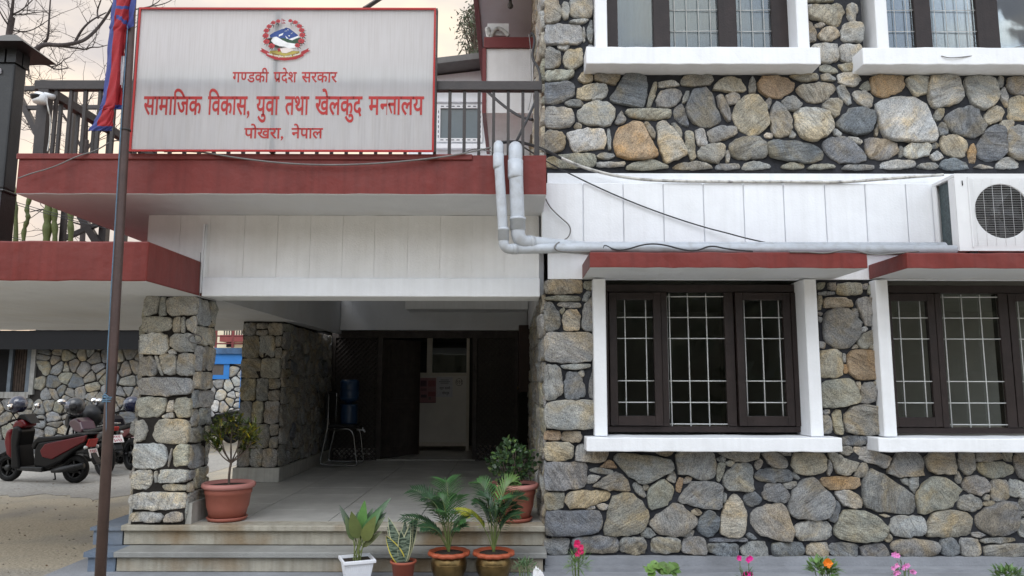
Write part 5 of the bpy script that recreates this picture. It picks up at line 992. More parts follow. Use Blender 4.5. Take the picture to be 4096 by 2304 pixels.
for (px_, py_, dy, L_, wd_l, cc_) in ((1458, 2010, .03, .30, .075, (.07, .17, .035)), (1350, 2032, .05, .24, .05, (.022, .045, .018)), (1405, 2055, -.05, .30, .085, (.085, .11, .03)), (1565, 2008, .06, .25, .065, (.035, .085, .03)), (1525, 2045, .0, .30, .08, (.05, .13, .035)), (1500, 2075, -.08, .32, .085, (.10, .12, .03)), (1548, 2062, .05, .24, .06, (.03, .06, .022)), (1540, 2085, -.02, .24, .06, (.06, .085, .025)), (1528, 2142, -.05, .19, .04, (.07, .08, .022)), (1378, 2070, .0, .24, .05, (.06, .09, .025)), (1490, 2040, .08, .26, .06, (.03, .07, .025)), (1432, 2050, .09, .22, .06, (.03, .07, .025))):
    tip = P(px_, py_, wy+dy); base = Vector((wx+rg.uniform(-.035, .035), wy+rg.uniform(-.03, .03), AZ+.155)); v = tip-base; side = abs(v.x)/v.length
    p1 = base+v*.38+Vector((-v.x*.14, 0, .03)); stm.tube(smooth_path([base, base.lerp(p1, .5)+Vector((0, 0, .01)), p1], 2), .0042, 6, col=(.13, .16, .05))
    d = (tip-p1); leaf(lf, p1, d+Vector((0, 0, .35*side*d.length)), (0, -1, .35), d.length*1.08, wd_l*1.12, cc_, .75*side, 7, .16, .62)
lf.build('foliage', M['leaf'], o, tint=True); stm.build('stems', M['leaf'], o, tint=True)
# snake plant
sxp, syp = P(1611, 2300, 5.66).x, 5.68
o = empty('potted_plant', (sxp, syp, AZ), 'small terracotta pot with a pale-edged snake plant', 'potted plant')
MB().lathe([(.068, AZ+.002), (.086, AZ+.145), (.097, AZ+.147), (.099, AZ+.163), (.092, AZ+.166), (.087, AZ+.14)], 28, (sxp, syp, 0), wob=lambda a, r, h: 1+(.012*math.cos(a*22) if h < AZ+.146 else 0)).build('pot', mat('brick_red_plastic', (.32, .085, .05), .45, .08, 8), o)
soil(o, (sxp, syp), .079, AZ+.15)
msk = mat('snake_leaf', (.05, .075, .055), .4, .1, 5); n_ = msk.node_tree; wv_ = n_.nodes.new('ShaderNodeTexNoise'); mpp = n_.nodes.new('ShaderNodeMapping'); tcc = n_.nodes.new('ShaderNodeTexCoord')
mpp.inputs['Scale'].default_value = (14, 14, 60); wv_.inputs['Scale'].default_value = 1.6; n_.links.new(tcc.outputs['Object'], mpp.inputs[0]); n_.links.new(mpp.outputs[0], wv_.inputs[0])
rr0 = ramp(n_.nodes, [(.42, (.018, .034, .022)), (.56, (.14, .18, .13))], wv_.outputs[0], n_.links); n_.links.new(rr0.outputs[0], n_.nodes['Principled BSDF'].inputs['Base Color'])
lf = MB(); eg = MB()
for k, (px_, py_, dy, wd_) in enumerate(((1545, 2080, -.02, .055), (1538, 2115, .03, .05), (1620, 2085, .03, .05), (1647, 2082, -.01, .05), (1672, 2065, .02, .055), (1535, 2160, -.07, .055), (1640, 2110, -.06, .045), (1600, 2130, -.06, .045))):
    tip = P(px_, py_, syp+dy); b0 = Vector((sxp+rg.uniform(-.012, .012), syp+rg.uniform(-.012, .012), AZ+.14)); d = tip-b0
    leaf(lf, b0, d+Vector((0, 0, .05)), (-.15 if d.x > 0 else .15, -1, .1), d.length*1.03, wd_, (1, 1, 1), .28, 8, .18, .8, .014)
    leaf(eg, b0+Vector((0, .0022, 0)), d+Vector((0, 0, .05)), (-.15 if d.x > 0 else .15, -1, .1), d.length*1.04, wd_+.013, (.42, .42, .26) if k != 5 else (.5, .42, .06), .28, 8, .18, .8, .017)
lf.build('foliage', msk, o); eg.build('leaf_margins', M['leaf'], o, tint=True)
# two brass pots with parlour palms
def brass_pot(px_, label, seed, fronds):
    rg = random.Random(seed); x, y = P(px_, 2300, 5.68).x, 5.70
    o = empty('potted_palm', (x, y, AZ), label, 'potted palm', 'parlour palms in brass pots')
    MB().lathe([(.085, AZ+.001), (.088, AZ+.012), (.108, AZ+.05), (.128, AZ+.10), (.135, AZ+.135), (.132, AZ+.165), (.120, AZ+.19), (.112, AZ+.198), (.106, AZ+.198), (.1, AZ+.17)], 60, (x, y, 0), wob=lambda a, r, h: 1+(.035*abs(math.cos(a*11)) if AZ+.02 < h < AZ+.12 else 0)).build('pot', M['brass'], o)
    nb = MB(); nb.lathe([(.1345, AZ+.139), (.1365, AZ+.143), (.1345, AZ+.147)], 40, (x, y, 0)); nb.build('ring', M['brass'], o)
    MB().lathe([(.108, AZ+.196), (.140, AZ+.200), (.150, AZ+.212), (.146, AZ+.228), (.132, AZ+.233), (.115, AZ+.222), (.108, AZ+.2)], 72, (x, y, 0), wob=lambda a, r, h: 1+(.085*abs(math.sin(a*6)) if r > .12 else 0)).build('rim', M['orange'], o)
    soil(o, (x, y), .112, AZ+.215)
    lf = MB(); st = MB(); c0 = Vector((x, y, AZ+.21))
    for (tx, ty, dy, L_, col) in fronds:
        tip = P(tx, ty, y+dy); v = tip-c0; ctrl = c0+Vector((v.x*.30, v.y*.3, max(v.z*.95, .22)))
        pth = [c0*(1-t)**2+ctrl*2*t*(1-t)+tip*t*t for t in [i/22 for i in range(23)]]
        c1 = c0+Vector((rg.uniform(-.014, .014), rg.uniform(-.014, .014), 0)); pth[0] = c1
        st.tube(pth, [.0048-.0036*i/22 for i in range(23)], 5, col=(.12, .16, .05))
        for i in range(8, 23):
            t = (i-8)/14; p_ = pth[i]; d = (pth[min(i+1, 22)]-pth[i-1]).normalized(); s = d.cross(Vector((0, -.35, 1))).normalized(); l_ = L_*(.55+.75*math.sin(math.pi*min(.9, t*.75+.2)))
            for sg in (-1, 1):
                leaf(lf, p_, d*.75+s*sg*.8+Vector((0, 0, .12)), (0, -.3, 1), l_*1.15, .0145, rgb(col, rg, .3), rg.uniform(.5, 1.0), 4, .1, .7)
        leaf(lf, pth[-1], pth[-1]-pth[-2], (0, -.3, 1), L_*.6, .01, rgb(col, rg), .4, 3)
    st.build('stems', M['leaf'], o, tint=True); lf.build('fronds', M['leaf'], o, tint=True)
G1, G2, G3, G4 = (.022, .055, .022), (.04, .10, .03), (.085, .15, .04), (.25, .26, .03)
brass_pot(1794, 'left brass pot with a dark palm spreading over the steps', 3, [(1655, 1960, .05, .11, G1), (1785, 1925, .08, .12, G2), (1830, 1985, .12, .10, G2), (1620, 2070, -.02, .09, G1), (1690, 2110, -.12, .08, G1), (1730, 2010, .1, .08, G3), (1860, 2075, -.1, .10, G2), (1845, 2110, -.14, .08, G1), (1700, 1990, -.06, .09, G1), (1790, 2050, -.12, .09, G2), (1760, 1990, .0, .09, G2)])
brass_pot(1974, 'right brass pot with a palm carrying yellow and bright green fronds', 4, [(1915, 1930, .04, .10, G2), (2055, 1925, -.02, .11, G3), (1990, 1950, .1, .11, G2), (1835, 2042, -.08, .07, G4), (2085, 1985, .04, .10, G1), (2070, 2060, -.08, .09, G1), (1940, 1990, -.1, .10, G1), (1900, 2010, -.04, .07, G1), (2010, 2000, -.12, .10, G2), (2060, 2020, .08, .09, G1), (1985, 2040, -.13, .09, G1)])
# flowers in pots along the front of the paving: their pots stand on the ground below the picture
FLY = 5.0
def flower_pot(px_, label, cat='flower pot', r=.13, m_=None):
    x = P(px_, 2320, FLY).x; o = empty('flower_pot', (x, FLY, .2), label, cat, 'flower pots along the foot of the wall')
    MB().lathe([(r*.7, .202), (r*.95, .42), (r*1.08, .43), (r*1.08, .455), (r, .455), (r*.93, .42)], 28, (x, FLY, 0)).build('pot', m_ or M['terra_rim'], o); soil(o, (x, FLY), r*.96, .43); return o, x
def bushy(o, c, rad, hgt, n, L_, W__, col, rg, zmin=-.2, shape=.5, fold=.2):
    lf = MB(); st = MB()
    for k in range(n):
        v = rdir(rg, zmin); p_ = c+Vector((v.x*rad, v.y*rad, v.z*hgt))*rg.uniform(.35, 1); leaf(lf, p_, (v+rdir(rg)*.6+Vector((0, 0, .3))), (0, 0, 1), L_*rg.uniform(.7, 1.2), W__, rgb(col, rg, .35), rg.uniform(.2, .9), 4, fold, shape)
    for k in range(8):
        v = rdir(rg, .2); st.tube([(c.x+v.x*.02, c.y+v.y*.02, .43), c+Vector((v.x*rad*.6, v.y*rad*.6, v.z*hgt*.6))], .003, 5, col=(.08, .12, .03))
    lf.build('foliage', M['leaf'], o, tint=True); st.build('stems', M['leaf'], o, tint=True)
def blooms(o, pts, r, col, rg, n=7):
    pt = MB()
    for p_ in pts:
        for k in range(n):
            a = 6.283*k/n+rg.uniform(-.2, .2); leaf(pt, p_, (math.cos(a), -.55, math.sin(a)), (0, -1, .2), r*rg.uniform(.85, 1.15), r*.8, rgb(col, rg, .2), .3, 3, .15, .8)
    pt.build('blossom', M['petal'], o, tint=True)
FP = lambda a, b, dy=0: P(a, b, FLY+dy)
o, x = flower_pot(2316, 'pot of feathery green leaves topped by one magenta snapdragon spike', r=.10); bushy(o, FP(2308, 2262), .075, .085, 210, .055, .007, (.13, .22, .07), rg)
mbs = MB(); mbs.tube([(x, FLY, .45), FP(2312, 2235), FP(2316, 2180)], .003, 5, col=(.1, .16, .05)); mbs.build('flower_stalk', M['leaf'], o, tint=True)
blooms(o, [FP(2316+rg.uniform(-13, 13), 2170+9*k, rg.uniform(-.02, .02)) for k in range(6) for _ in range(2)], .022, (.62, .02, .13), rg, 6)
o, x = flower_pot(2640, 'pot of scalloped bright green geranium leaves'); lf = MB()
for k in range(26):
    v = rdir(rg, .0); p_ = FP(2645, 2296)+Vector((v.x*.12, v.y*.09, v.z*.06)); n_ = 11; q = rdir(rg, .3)*.7+Vector((0, -.5, .5)); q.normalize(); s1 = q.orthogonal().normalized(); s2 = q.cross(s1); r_ = rg.uniform(.025, .038)
    lf.add([p_]+[p_+(s1*math.cos(6.283*j/n_)+s2*math.sin(6.283*j/n_))*r_*(1+.16*(j % 2))+q*.008 for j in range(n_)], [(0, 1+j, 1+(j+1) % n_) for j in range(n_)], 0, False, rgb((.11, .20, .045), rg, .3))
lf.build('foliage', M['leaf'], o, tint=True)
o, x = flower_pot(2990, 'pot of magenta dianthus on thin dark stalks'); bushy(o, FP(2985, 2318), .06, .05, 70, .05, .008, (.07, .12, .05), rg)
st = MB()
for a, b in ((2960, 2236), (2995, 2238), (2988, 2290)): st.tube([(x, FLY, .45), FP(a, b+40), FP(a, b)], .0025, 5, col=(.08, .11, .04))
st.build('flower_stalk', M['leaf'], o, tint=True); blooms(o, [FP(2955, 2232), FP(2992, 2238), FP(3000, 2232), FP(2985, 2294), FP(3000, 2297), FP(2978, 2300)], .022, (.60, .02, .24), rg)
o, x = flower_pot(3295, 'pot of leafy green calendula with one orange bloom'); bushy(o, FP(3293, 2288), .10, .075, 130, .06, .022, (.085, .17, .035), rg)
blooms(o, [FP(3308, 2250, -.07), FP(3309, 2251, -.075)], .034, (.80, .20, .01), rg, 16)
o, x = flower_pot(3610, 'pot of pale pink phlox on dark thin stems'); bushy(o, FP(3610, 2290), .07, .07, 60, .03, .006, (.07, .085, .04), rg)
blooms(o, [FP(3580+rg.uniform(-12, 12), 2224+rg.uniform(-8, 8)) for _ in range(3)]+[FP(3620, 2266), FP(3612, 2270), FP(3628, 2262), FP(3646, 2286), FP(3580, 2293), FP(3590, 2290), FP(3572, 2272), FP(3655, 2288), FP(3585, 2262)], .021, (.66, .22, .50), rg, 5)
o, x = flower_pot(4030, 'pot of low plain green leaves at the right edge'); bushy(o, FP(4030, 2306), .10, .055, 120, .05, .018, (.085, .16, .045), rg)
o, x = flower_pot(2100, 'white pleated pot of small silvery green shoots beside the paving corner', r=.12, m_=M['pot_white']); bushy(o, FP(2098, 2276), .075, .055, 120, .045, .010, (.09, .15, .07), rg)
pg = MB()
for k in range(5): leaf(pg, FP(2150+3*k, 2330, -.06), (.1*k-.25, 0, 1), (0, -1, 0), .105-.012*abs(k-1), .03, (.75, .75, .77), .2, 4, .5, .9, .01)
tag(pg.build('plastic_wrapper', M['petal'], tint=True), 'crumpled white plastic wrapper standing beside the white pot', 'wrapper')
# ================================================================== MOTORCYCLES
M['tyre'] = mat('tyre_rubber', (.007, .007, .007), .85, .2, 30, .3, 60)
M['bike_black'] = mat('black_bike_plastic', (.004, .004, .0045), .38, .2, 10, spec=.22)
M['bike_red'] = mat('crimson_bike_paint', (.105, .004, .007), .3, .08, 6, spec=.3, coat=.1)
M['bike_plum'] = mat('plum_bike_paint', (.04, .006, .016), .3, .08, 6, coat=.25)
M['bike_dark'] = mat('dark_bike_paint', (.008, .006, .008), .28, .08, 6, coat=.5)
M['engine'] = mat('grey_engine_metal', (.035, .035, .035), .45, .3, 25, metal=.5)
M['lens_red'] = mat('red_lens', (.35, .02, .015), .2, .05, 5)
M['lens_clear'] = mat('clear_lens', (.6, .6, .58), .15, .05, 5)
M['mirror'] = mat('mirror_glass', (.8, .8, .8), .05, .02, 5, metal=1)
M['plate'] = mat('plate_white', (.66, .62, .60), .5, .05, 9); M['plate_red'] = mat('plate_digits', (.35, .03, .06), .5, .05, 9)
def wheel(o, x, r, wd):
    w_ = MB(); w_.lathe([(r*.66, -wd*.42), (r*.80, -wd*.5), (r*.95, -wd*.36), (r, 0), (r*.95, wd*.36), (r*.80, wd*.5), (r*.66, wd*.42), (r*.66, -wd*.42)], 36, (x, 0, r), 'y'); w_ = w_.build('wheel', M['tyre'], o, local=True)
    rm = MB(); rm.lathe([(r*.67, -wd*.38), (r*.67, wd*.38), (r*.60, wd*.3), (r*.60, -wd*.3), (r*.67, -wd*.38)], 30, (x, 0, r), 'y').lathe([(0, -wd*.5), (.05, -wd*.5), (.05, wd*.5), (0, wd*.5)], 16, (x, 0, r), 'y')
    for k in range(5): a = 6.283*k/5; rm.beam((x+.04*math.cos(a), 0, r+.04*math.sin(a)), (x+r*.62*math.cos(a), 0, r+r*.62*math.sin(a)), .03, .025)
    rm.build('rim', M['engine'], w_, local=True); return w_
def slab(o, name, prof, w0, mt, bev=.03, y0=0, par=None): return MB().prism(prof, y0-w0, y0+w0).build(name, mt, par or o, local=True, bevel=bev, seg=3)
def mirror(o, x, y, z, s=1):
    mb = MB(); mb.tube([(x, y, z), (x+.02, y+.09*s, z+.12), (x, y+.13*s, z+.17)], .007, 6); e = mb.build('mirror', M['bike_black'], o, local=True)
    MB().lathe([(.0, .022), (.05, .018), (.07, 0), (0, -.003)], 16, (x-.01, y+.14*s, z+.20), 'x', sy=.75).build('mirror_glass', M['mirror'], e, local=True)
def plate(o, x, z, txts, tilt):
    b = MB(); Rm = Matrix.Rotation(tilt, 3, 'Y'); b.box(x-.004, x, -.10, .10, z-.075, z+.075, rot=Rm, piv=(x, 0, z)); pl = b.build('number_plate', M['plate'], o, local=True)
    d = MB()
    for (tk, y0, y1, z0, z1) in txts:
        V, F = word(tk, .02); w0 = max(q[0] for q in V); c = Vector((x, 0, z)); d.add([c+Rm @ Vector((-.006, y0+(y1-y0)*(q[0]/w0), z0+(z1-z0)*q[1]/ktop)) for q in V], F)
    d.build('digits', M['plate_red'], pl, local=True)
def make_scooter(loc, rz, label, paint, grp):
    o = empty('scooter', loc, label, 'scooter', grp, rz)
    for x in (-.60, .63): wheel(o, x, .228, .11)
    slab(o, 'rear_body', [(-.84, .74), (-.30, .72), (.06, .66), (.11, .52), (.10, .26), (-.12, .22), (-.42, .34), (-.62, .50), (-.84, .62)], .115, M['bike_black'], .045)
    for s in (-1, 1): slab(o, 'side_panel', [(-.10, .63), (-.48, .71), (-.86, .785), (-.83, .68), (-.55, .54), (-.25, .385), (-.07, .42), (-.02, .52)], .016, paint, .014, .118*s)
    slab(o, 'seat', [(-.86, .80), (-.69, .815), (-.40, .765), (-.18, .75), (.05, .735), (.13, .66), (.16, .57), (.10, .53), (.04, .64), (-.30, .69), (-.82, .765)], .125, M['bike_black'], .03)
    slab(o, 'floorboard', [(-.10, .26), (.36, .26), (.36, .20), (-.10, .18)], .15, M['engine'], .015)
    slab(o, 'leg_shield', [(.28, .22), (.46, .22), (.52, .70), (.50, .90), (.40, .92), (.33, .84), (.36, .60)], .17, M['bike_black'], .04)
    slab(o, 'front_apron', [(.46, .36), (.60, .44), (.66, .66), (.64, .84), (.54, .88), (.49, .70)], .15, paint, .05)
    slab(o, 'front_mudguard', [(.36, .40), (.48, .50), (.66, .51), (.84, .42), (.86, .34), (.78, .42), (.62, .46), (.46, .42)], .075, M['bike_black'], .02)
    slab(o, 'headset', [(.27, .92), (.40, .86), (.56, .88), (.50, 1.0), (.36, 1.03)], .13, paint, .04)
    slab(o, 'instrument_cowl', [(.20, .95), (.30, 1.0), (.44, 1.03), (.50, 1.0), (.44, 1.10), (.34, 1.11)], .11, M['bike_black'], .03)
    MB().lathe([(0, 0), (.05, .0), (.06, -.03)], 16, (.665, 0, .76), 'x').build('headlight', M['lens_clear'], o, local=True)
    hb = MB(); hb.tube([(.40, -.33, 1.0), (.46, -.12, 1.02), (.46, .12, 1.02), (.40, .33, 1.0)], .014, 8).tube([(.56, 0, .228), (.46, 0, .95)], .03, 10); hb = hb.build('handlebar', M['bike_black'], o, local=True)
    for s in (-1, 1):
        MB().tube([(.44, .20*s, 1.012), (.385, .36*s, .995)], .02, 10).build('grip', M['bike_black'], hb, local=True); mirror(o, .46, .14*s, 1.03, s)
    slab(o, 'engine', [(-.70, .30), (-.30, .34), (-.10, .26), (-.15, .17), (-.62, .15)], .07, M['engine'], .03, -.05)
    MB().tube([(-.28, .13, .2), (-.45, .15, .23), (-.85, .15, .30)], [.03, .05, .05], 12).build('exhaust', M['engine'], o, local=True)
    slab(o, 'tail_light', [(-.90, .72), (-.86, .72), (-.82, .60), (-.86, .58)], .10, M['lens_red'], .012)
    MB().tube([(-.62, -.1, .79), (-.90, -.09, .80), (-.94, 0, .80), (-.90, .09, .80), (-.62, .1, .79)], .014, 8).build('grab_rail', M['bike_black'], o, local=True)
    slab(o, 'rear_mudguard', [(-.62, .48), (-.86, .55), (-1.02, .33), (-.97, .30), (-.82, .48)], .07, M['bike_black'], .015)
    plate(o, -.90, .485, [([u'\u0917'], .075, .045, .005, .055), ([u'\u096f\u096a\u092a'], .03, -.075, .01, .055), ([u'\u096f\u096f\u096a\u0969\u096d'], .06, -.07, -.06, -.01)], R(20))
    for s in (-1, 1): MB().lathe([(0, -.02), (.022, -.015), (.03, .02), (0, .025)], 10, (-.86, .13*s, .585), 'x').build('indicator', M['lens_clear'], o, local=True)
    MB().tube([(-.1, -.12, .2), (-.02, -.26, .02), (.03, -.27, .012)], .012, 6).build('side_stand', M['bike_black'], o, local=True); return o
def make_motorcycle(loc, rz, label, paint, tail, grp, plated=True):
    o = empty('motorcycle', loc, label, 'motorcycle', grp, rz)
    for x in (-.66, .68): wheel(o, x, .30, .11)
    slab(o, 'fuel_tank', [(-.10, .78), (.02, .93), (.20, .99), (.38, .95), (.42, .86), (.20, .74), (-.05, .72)], .135, paint, .07)
    slab(o, 'seat', [(-.82, .88), (-.50, .84), (-.25, .80), (-.06, .80), (-.08, .74), (-.40, .74), (-.80, .81)], .12, M['bike_black'], .035)
    slab(o, 'tail_fairing', [(-.95, .86), (-.80, .81), (-.30, .73), (-.24, .58), (-.50, .60), (-.80, .72)], .10, tail, .035)
    slab(o, 'side_cover', [(-.35, .74), (-.02, .72), (.02, .56), (-.25, .50)], .11, M['bike_black'], .03)
    slab(o, 'engine', [(-.22, .50), (.18, .56), (.30, .40), (.22, .22), (-.20, .22)], .13, M['engine'], .04)
    fr = MB(); 
    for s in (-1, 1): fr.tube([(-.66, .09*s, .30), (-.15, .10*s, .36)], .024, 8).tube([(.68, .08*s, .30), (.44, .08*s, .96)], .022, 8).tube([(.40, .05*s, .84), (.24, .08*s, .30), (-.15, .09*s, .26)], .016, 6).tube([(-.15, .10*s, .70), (-.60, .12*s, .34)], .018, 8)
    fr.build('frame', M['bike_black'], o, local=True)
    hb = MB(); hb.tube([(.20, -.38, 1.06), (.34, -.22, 1.08), (.42, 0, 1.0), (.34, .22, 1.08), (.20, .38, 1.06)], .013, 8); hb = hb.build('handlebar', M['bike_black'], o, local=True)
    for s in (-1, 1):
        MB().tube([(.30, .27*s, 1.075), (.18, .40*s, 1.055)], .019, 10).build('grip', M['bike_black'], hb, local=True); mirror(o, .30, .20*s, 1.08, s)
        MB().lathe([(0, -.02), (.022, -.015), (.03, .02), (0, .025)], 10, (-.90, .14*s, .76), 'x').build('indicator', M['lens_clear'], o, local=True)
    slab(o, 'headlight_cowl', [(.46, .82), (.58, .80), (.64, .92), (.56, 1.06), (.46, 1.04)], .11, M['bike_black'], .04)
    MB().lathe([(0, .012), (.07, .0), (.085, -.04)], 18, (.63, 0, .92), 'x').build('headlight', M['lens_clear'], o, local=True)
    MB().lathe([(0, 0), (.04, 0), (.045, -.03)], 14, (.45, .05, 1.08), 'x').lathe([(0, 0), (.04, 0), (.045, -.03)], 14, (.45, -.05, 1.08), 'x').build('gauges', M['lens_clear'], o, local=True)
    slab(o, 'front_mudguard', [(.40, .52), (.54, .63), (.72, .64), (.92, .54), (.90, .50), (.72, .61), (.56, .60)], .065, M['bike_black'], .012)
    slab(o, 'rear_mudguard', [(-.78, .78), (-.93, .72), (-1.12, .48), (-1.07, .45), (-.88, .66)], .07, M['bike_black'], .015)
    slab(o, 'tail_light', [(-.96, .86), (-.92, .87), (-.90, .80), (-.94, .79)], .06, M['lens_red'], .01)
    MB().tube([(-.55, -.11, .86), (-.90, -.10, .92), (-.93, 0, .925), (-.90, .10, .92), (-.55, .11, .86)], .012, 8).build('grab_rail', M['chrome'], o, local=True)
    MB().tube([(.24, -.12, .34), (0, -.14, .24), (-.35, -.16, .28), (-.85, -.16, .40)], [.022, .025, .045, .05], 12).build('exhaust', M['engine'], o, local=True)
    if plated: plate(o, -1.02, .66, [([u'\u0917\u0967\u092a'], .07, -.06, .012, .058), ([u'\u0969\u0966\u096f\u0967'], .07, -.07, -.06, -.008)], R(35))
    return o
def yawv(d): return math.pi-R(d)                       # heading left and a little away from the camera
GB = 'two-wheelers parked along the stone shed'
make_scooter((P(160, 1900, 12.45).x+.14, 12.30, .2), yawv(9), 'red and black scooter nearest the flagpole with a pale number plate', M['bike_red'], GB)
make_motorcycle((P(330, 1880, 13.4).x, 13.45, .2), yawv(33), 'plum-tanked black motorcycle parked behind the red scooter', M['bike_plum'], M['bike_dark'], GB)
make_motorcycle((P(445, 1850, 14.2).x, 14.35, .2), yawv(38), 'black motorcycle with red tail half hidden by the front pillar', M['bike_dark'], M['bike_red'], GB, False)
make_scooter((P(400, 1830, 15.3).x, 15.4, .2), yawv(30), 'dark scooter at the back of the parked row', M['bike_dark'], GB)
make_motorcycle((P(832, 1760, 19.5).x, 19.5, .2), yawv(-50), 'distant silver motorcycle glimpsed between the two pillars', mat('silver_bike_paint', (.45, .47, .5), .3, .1, 6), M['bike_dark'], GB, False)
def helmet(px_, py_, Y, r, label, shell, ang, gl_=True):
    c = P(px_, py_, Y); o = empty('helmet', tuple(c), label, 'helmet', 'helmets resting on the parked two-wheelers', ang)
    n_, k_ = 24, 14; vs = []
    for i in range(k_+1):
        th = math.pi*.80*i/k_
        for j in range(n_): a = 6.283*j/n_; s = math.sin(th); vs.append((r*s*math.cos(a)*1.08, r*s*math.sin(a)*.92, r*math.cos(th)*(1.0 if th < 1.5 else 1.12)))
    fs = [(i*n_+j, i*n_+(j+1) % n_, (i+1)*n_+(j+1) % n_, (i+1)*n_+j) for i in range(k_) for j in range(n_)]
    MB().add(vs, fs, 0, True).build('shell', shell, o, local=True)
    vs = []; 
    for i in range(7):
        th = 1.05+.75*i/6
        for j in range(11): a = -1.15+2.3*j/10; s = math.sin(th); vs.append((r*1.03*s*math.cos(a)*1.08, r*1.03*s*math.sin(a)*.92, r*1.03*math.cos(th)*(1.0 if th < 1.5 else 1.12)))
    MB().add(vs, [(i*11+j, i*11+j+1, (i+1)*11+j+1, (i+1)*11+j) for i in range(6) for j in range(10)], 0, True).build('visor', M['visor'], o, local=True)
    MB().lathe([(.0, .01), (.022, .008), (.025, -.004)], 12, (0, -r*.93, 0), 'y').build('pivot', M['bike_black'], o, local=True)
M['visor'] = mat('smoked_visor', (.05, .055, .08), .08, .1, 5, spec=.8, coat=.6); M['hel_blue'] = mat('dark_blue_gloss', (.014, .016, .04), .12, .08, 6, coat=.8); M['hel_grey'] = mat('black_silver_shell', (.03, .03, .031), .25, .8, 5, coat=.5); M['hel_blk'] = mat('matt_black_shell', (.014, .014, .015), .45, .1, 6)
helmet(72, 1617, 12.4, .145, 'glossy dark blue helmet on the red scooter handlebar', M['hel_blue'], R(-20))
helmet(301, 1623, 13.4, .155, 'black and silver helmet with open visor above the plum tank', M['hel_grey'], R(200))
helmet(412, 1625, 14.0, .14, 'black helmet half hidden by the flagpole', M['hel_blk'], R(180))
helmet(530, 1616, 14.4, .155, 'dark blue helmet beside the front stone pillar', M['hel_blue'], R(200))
helmet(366, 1660, 13.9, .20, 'wide black helmet lying on its side behind the plum tank', M['hel_blk'], R(160))
# ================================================================== BACKGROUND
rb = random.Random(31)
# stone shed behind the bikes
BY = 17.0
shed = empty('stone_shed', (-10.5, BY, .2), 'rough stone shed with dark boarded window behind the parked bikes', 'shed')
sw = MB(); sxa, sxb = -17.0, P(600, 1500, BY).x+1.2; sza, szb = .2, P(300, 1312, BY).z
wx0, wx1, wz0, wz1 = -17, P(128, 1500, BY).x, P(100, 1568, BY).z, P(100, 1322, BY).z
def sf(u, v, o): return (u, BY-o, v)
for c in voronoi_stones(sxb-sxa-2.2, szb-sza-.45, .29, rb, .016):
    q = [(sxa+2.2+a, sza+.3+b) for a, b in c]; mx = sum(a for a, b in q)/len(q); mz = sum(b for a, b in q)/len(q)
    if mx < wx1+.12 and mz > wz0-.1: continue
    add_stone(sw, q, sf, pick(rb, 'ggdgbtby'), rb, n=16, gain=.8)
sw.box(sxa, sxb, BY, BY+.3, sza, wz0, 1).box(wx1, sxb, BY, BY+.3, wz0, szb, 1)
sw.build('stonework', [M['stone_shaded'], M['mortar_brown']], shed, tint=True)
MB().box(sxa, sxb, BY-.08, BY-.041, sza, sza+.32).build('plinth', mat('grey_plinth', (.10, .10, .10), .8), shed)
wn = MB().box(wx1-.01, wx1+.09, BY-.07, BY+.05, wz0-.06, wz1).box(-13, wx1-.011, BY-.07, BY+.05, wz0-.14, wz0).build('window', mat('worn_grey_frame', (.26, .255, .24), .8, .25, 6, streak=.4), shed)
cu = MB()
for k in range(16): xx = P(48, 1500, BY).x+k*.028; cu.box(xx, xx+.024, BY+.06+.01*(k % 2), BY+.075+.01*(k % 2), wz0+.02, wz1)
cu.build('reed_blind', mat('brown_reed', (.05, .034, .025), .8, .5, 12, streak=.5), wn)
MB().box(-13, wx1, BY+.25, BY+.28, wz0, wz1).build('dark_opening', M['dark'], wn)
MB().box(P(32, 1500, BY).x, P(46, 1500, BY).x, BY-.02, BY+.04, wz0, wz1).box(P(105, 1500, BY).x, P(128, 1500, BY).x, BY-.02, BY+.04, wz0, wz1).build('mullion', mat('blue_grey_frame', (.10, .12, .14), .7, .2, 8), wn)
# corrugated roof
rf = MB(); n_ = 420; xa_, xb_ = sxa-.3, sxb+.45; vs = []
for i in range(n_+1):
    xx = xa_+(xb_-xa_)*i/n_; zz = .028*math.sin(i*1.5708); vs += [(xx, BY-.55, szb-.06+zz), (xx, BY+3.5, szb+.55+zz)]
rf.add(vs, [(2*i, 2*i+2, 2*i+3, 2*i+1) for i in range(n_)], 0, True); rf.build('corrugated_roof', mat('zinc_sheet', (.55, .55, .54), .4, .12, 6, metal=.4), shed)
MB().box(sxa, sxb+.1, BY-.45, BY-.05, szb-.50, szb-.44).box(sxa, sxb+.1, BY-.5, BY-.44, szb-.52, szb-.1).build('shaded_fascia', M['dark'], shed)  # near-black colour paints the eaves' shade onto the board
# blue trimmed stone house between the pillars
HY = 25.0
bh = empty('blue_trimmed_house', (P(900, 1500, HY).x, HY, .2), 'small stone house with bright blue trim seen between the pillars', 'house')
hx0, hx1 = P(700, 1500, HY).x, P(975, 1500, HY).x; hz1 = P(900, 1430, HY).z
def hf(u, v, o): return (u, HY-o, v)
hw_ = MB()
wa, wb, wza, wzb = P(862, 1500, HY).x, P(897, 1500, HY).x, P(880, 1500, HY).z, P(880, 1458, HY).z
for c in voronoi_stones(hx1-hx0, hz1-.2, .36, rb, .026):
    q = [(hx0+a, .2+b) for a, b in c]; mx = sum(a for a, b in q)/len(q); mz = sum(b for a, b in q)/len(q)
    if wa-.15 < mx < wb+.25 and wza-.15 < mz < wzb+.2: continue
    add_stone(hw_, q, hf, pick(rb, 'lwlwgl'), rb, n=14)
hw_.box(hx0, hx1, HY, HY+3, .2, hz1, 1); hw_.build('stonework', [M['stone'], M['mortar']], bh, tint=True)
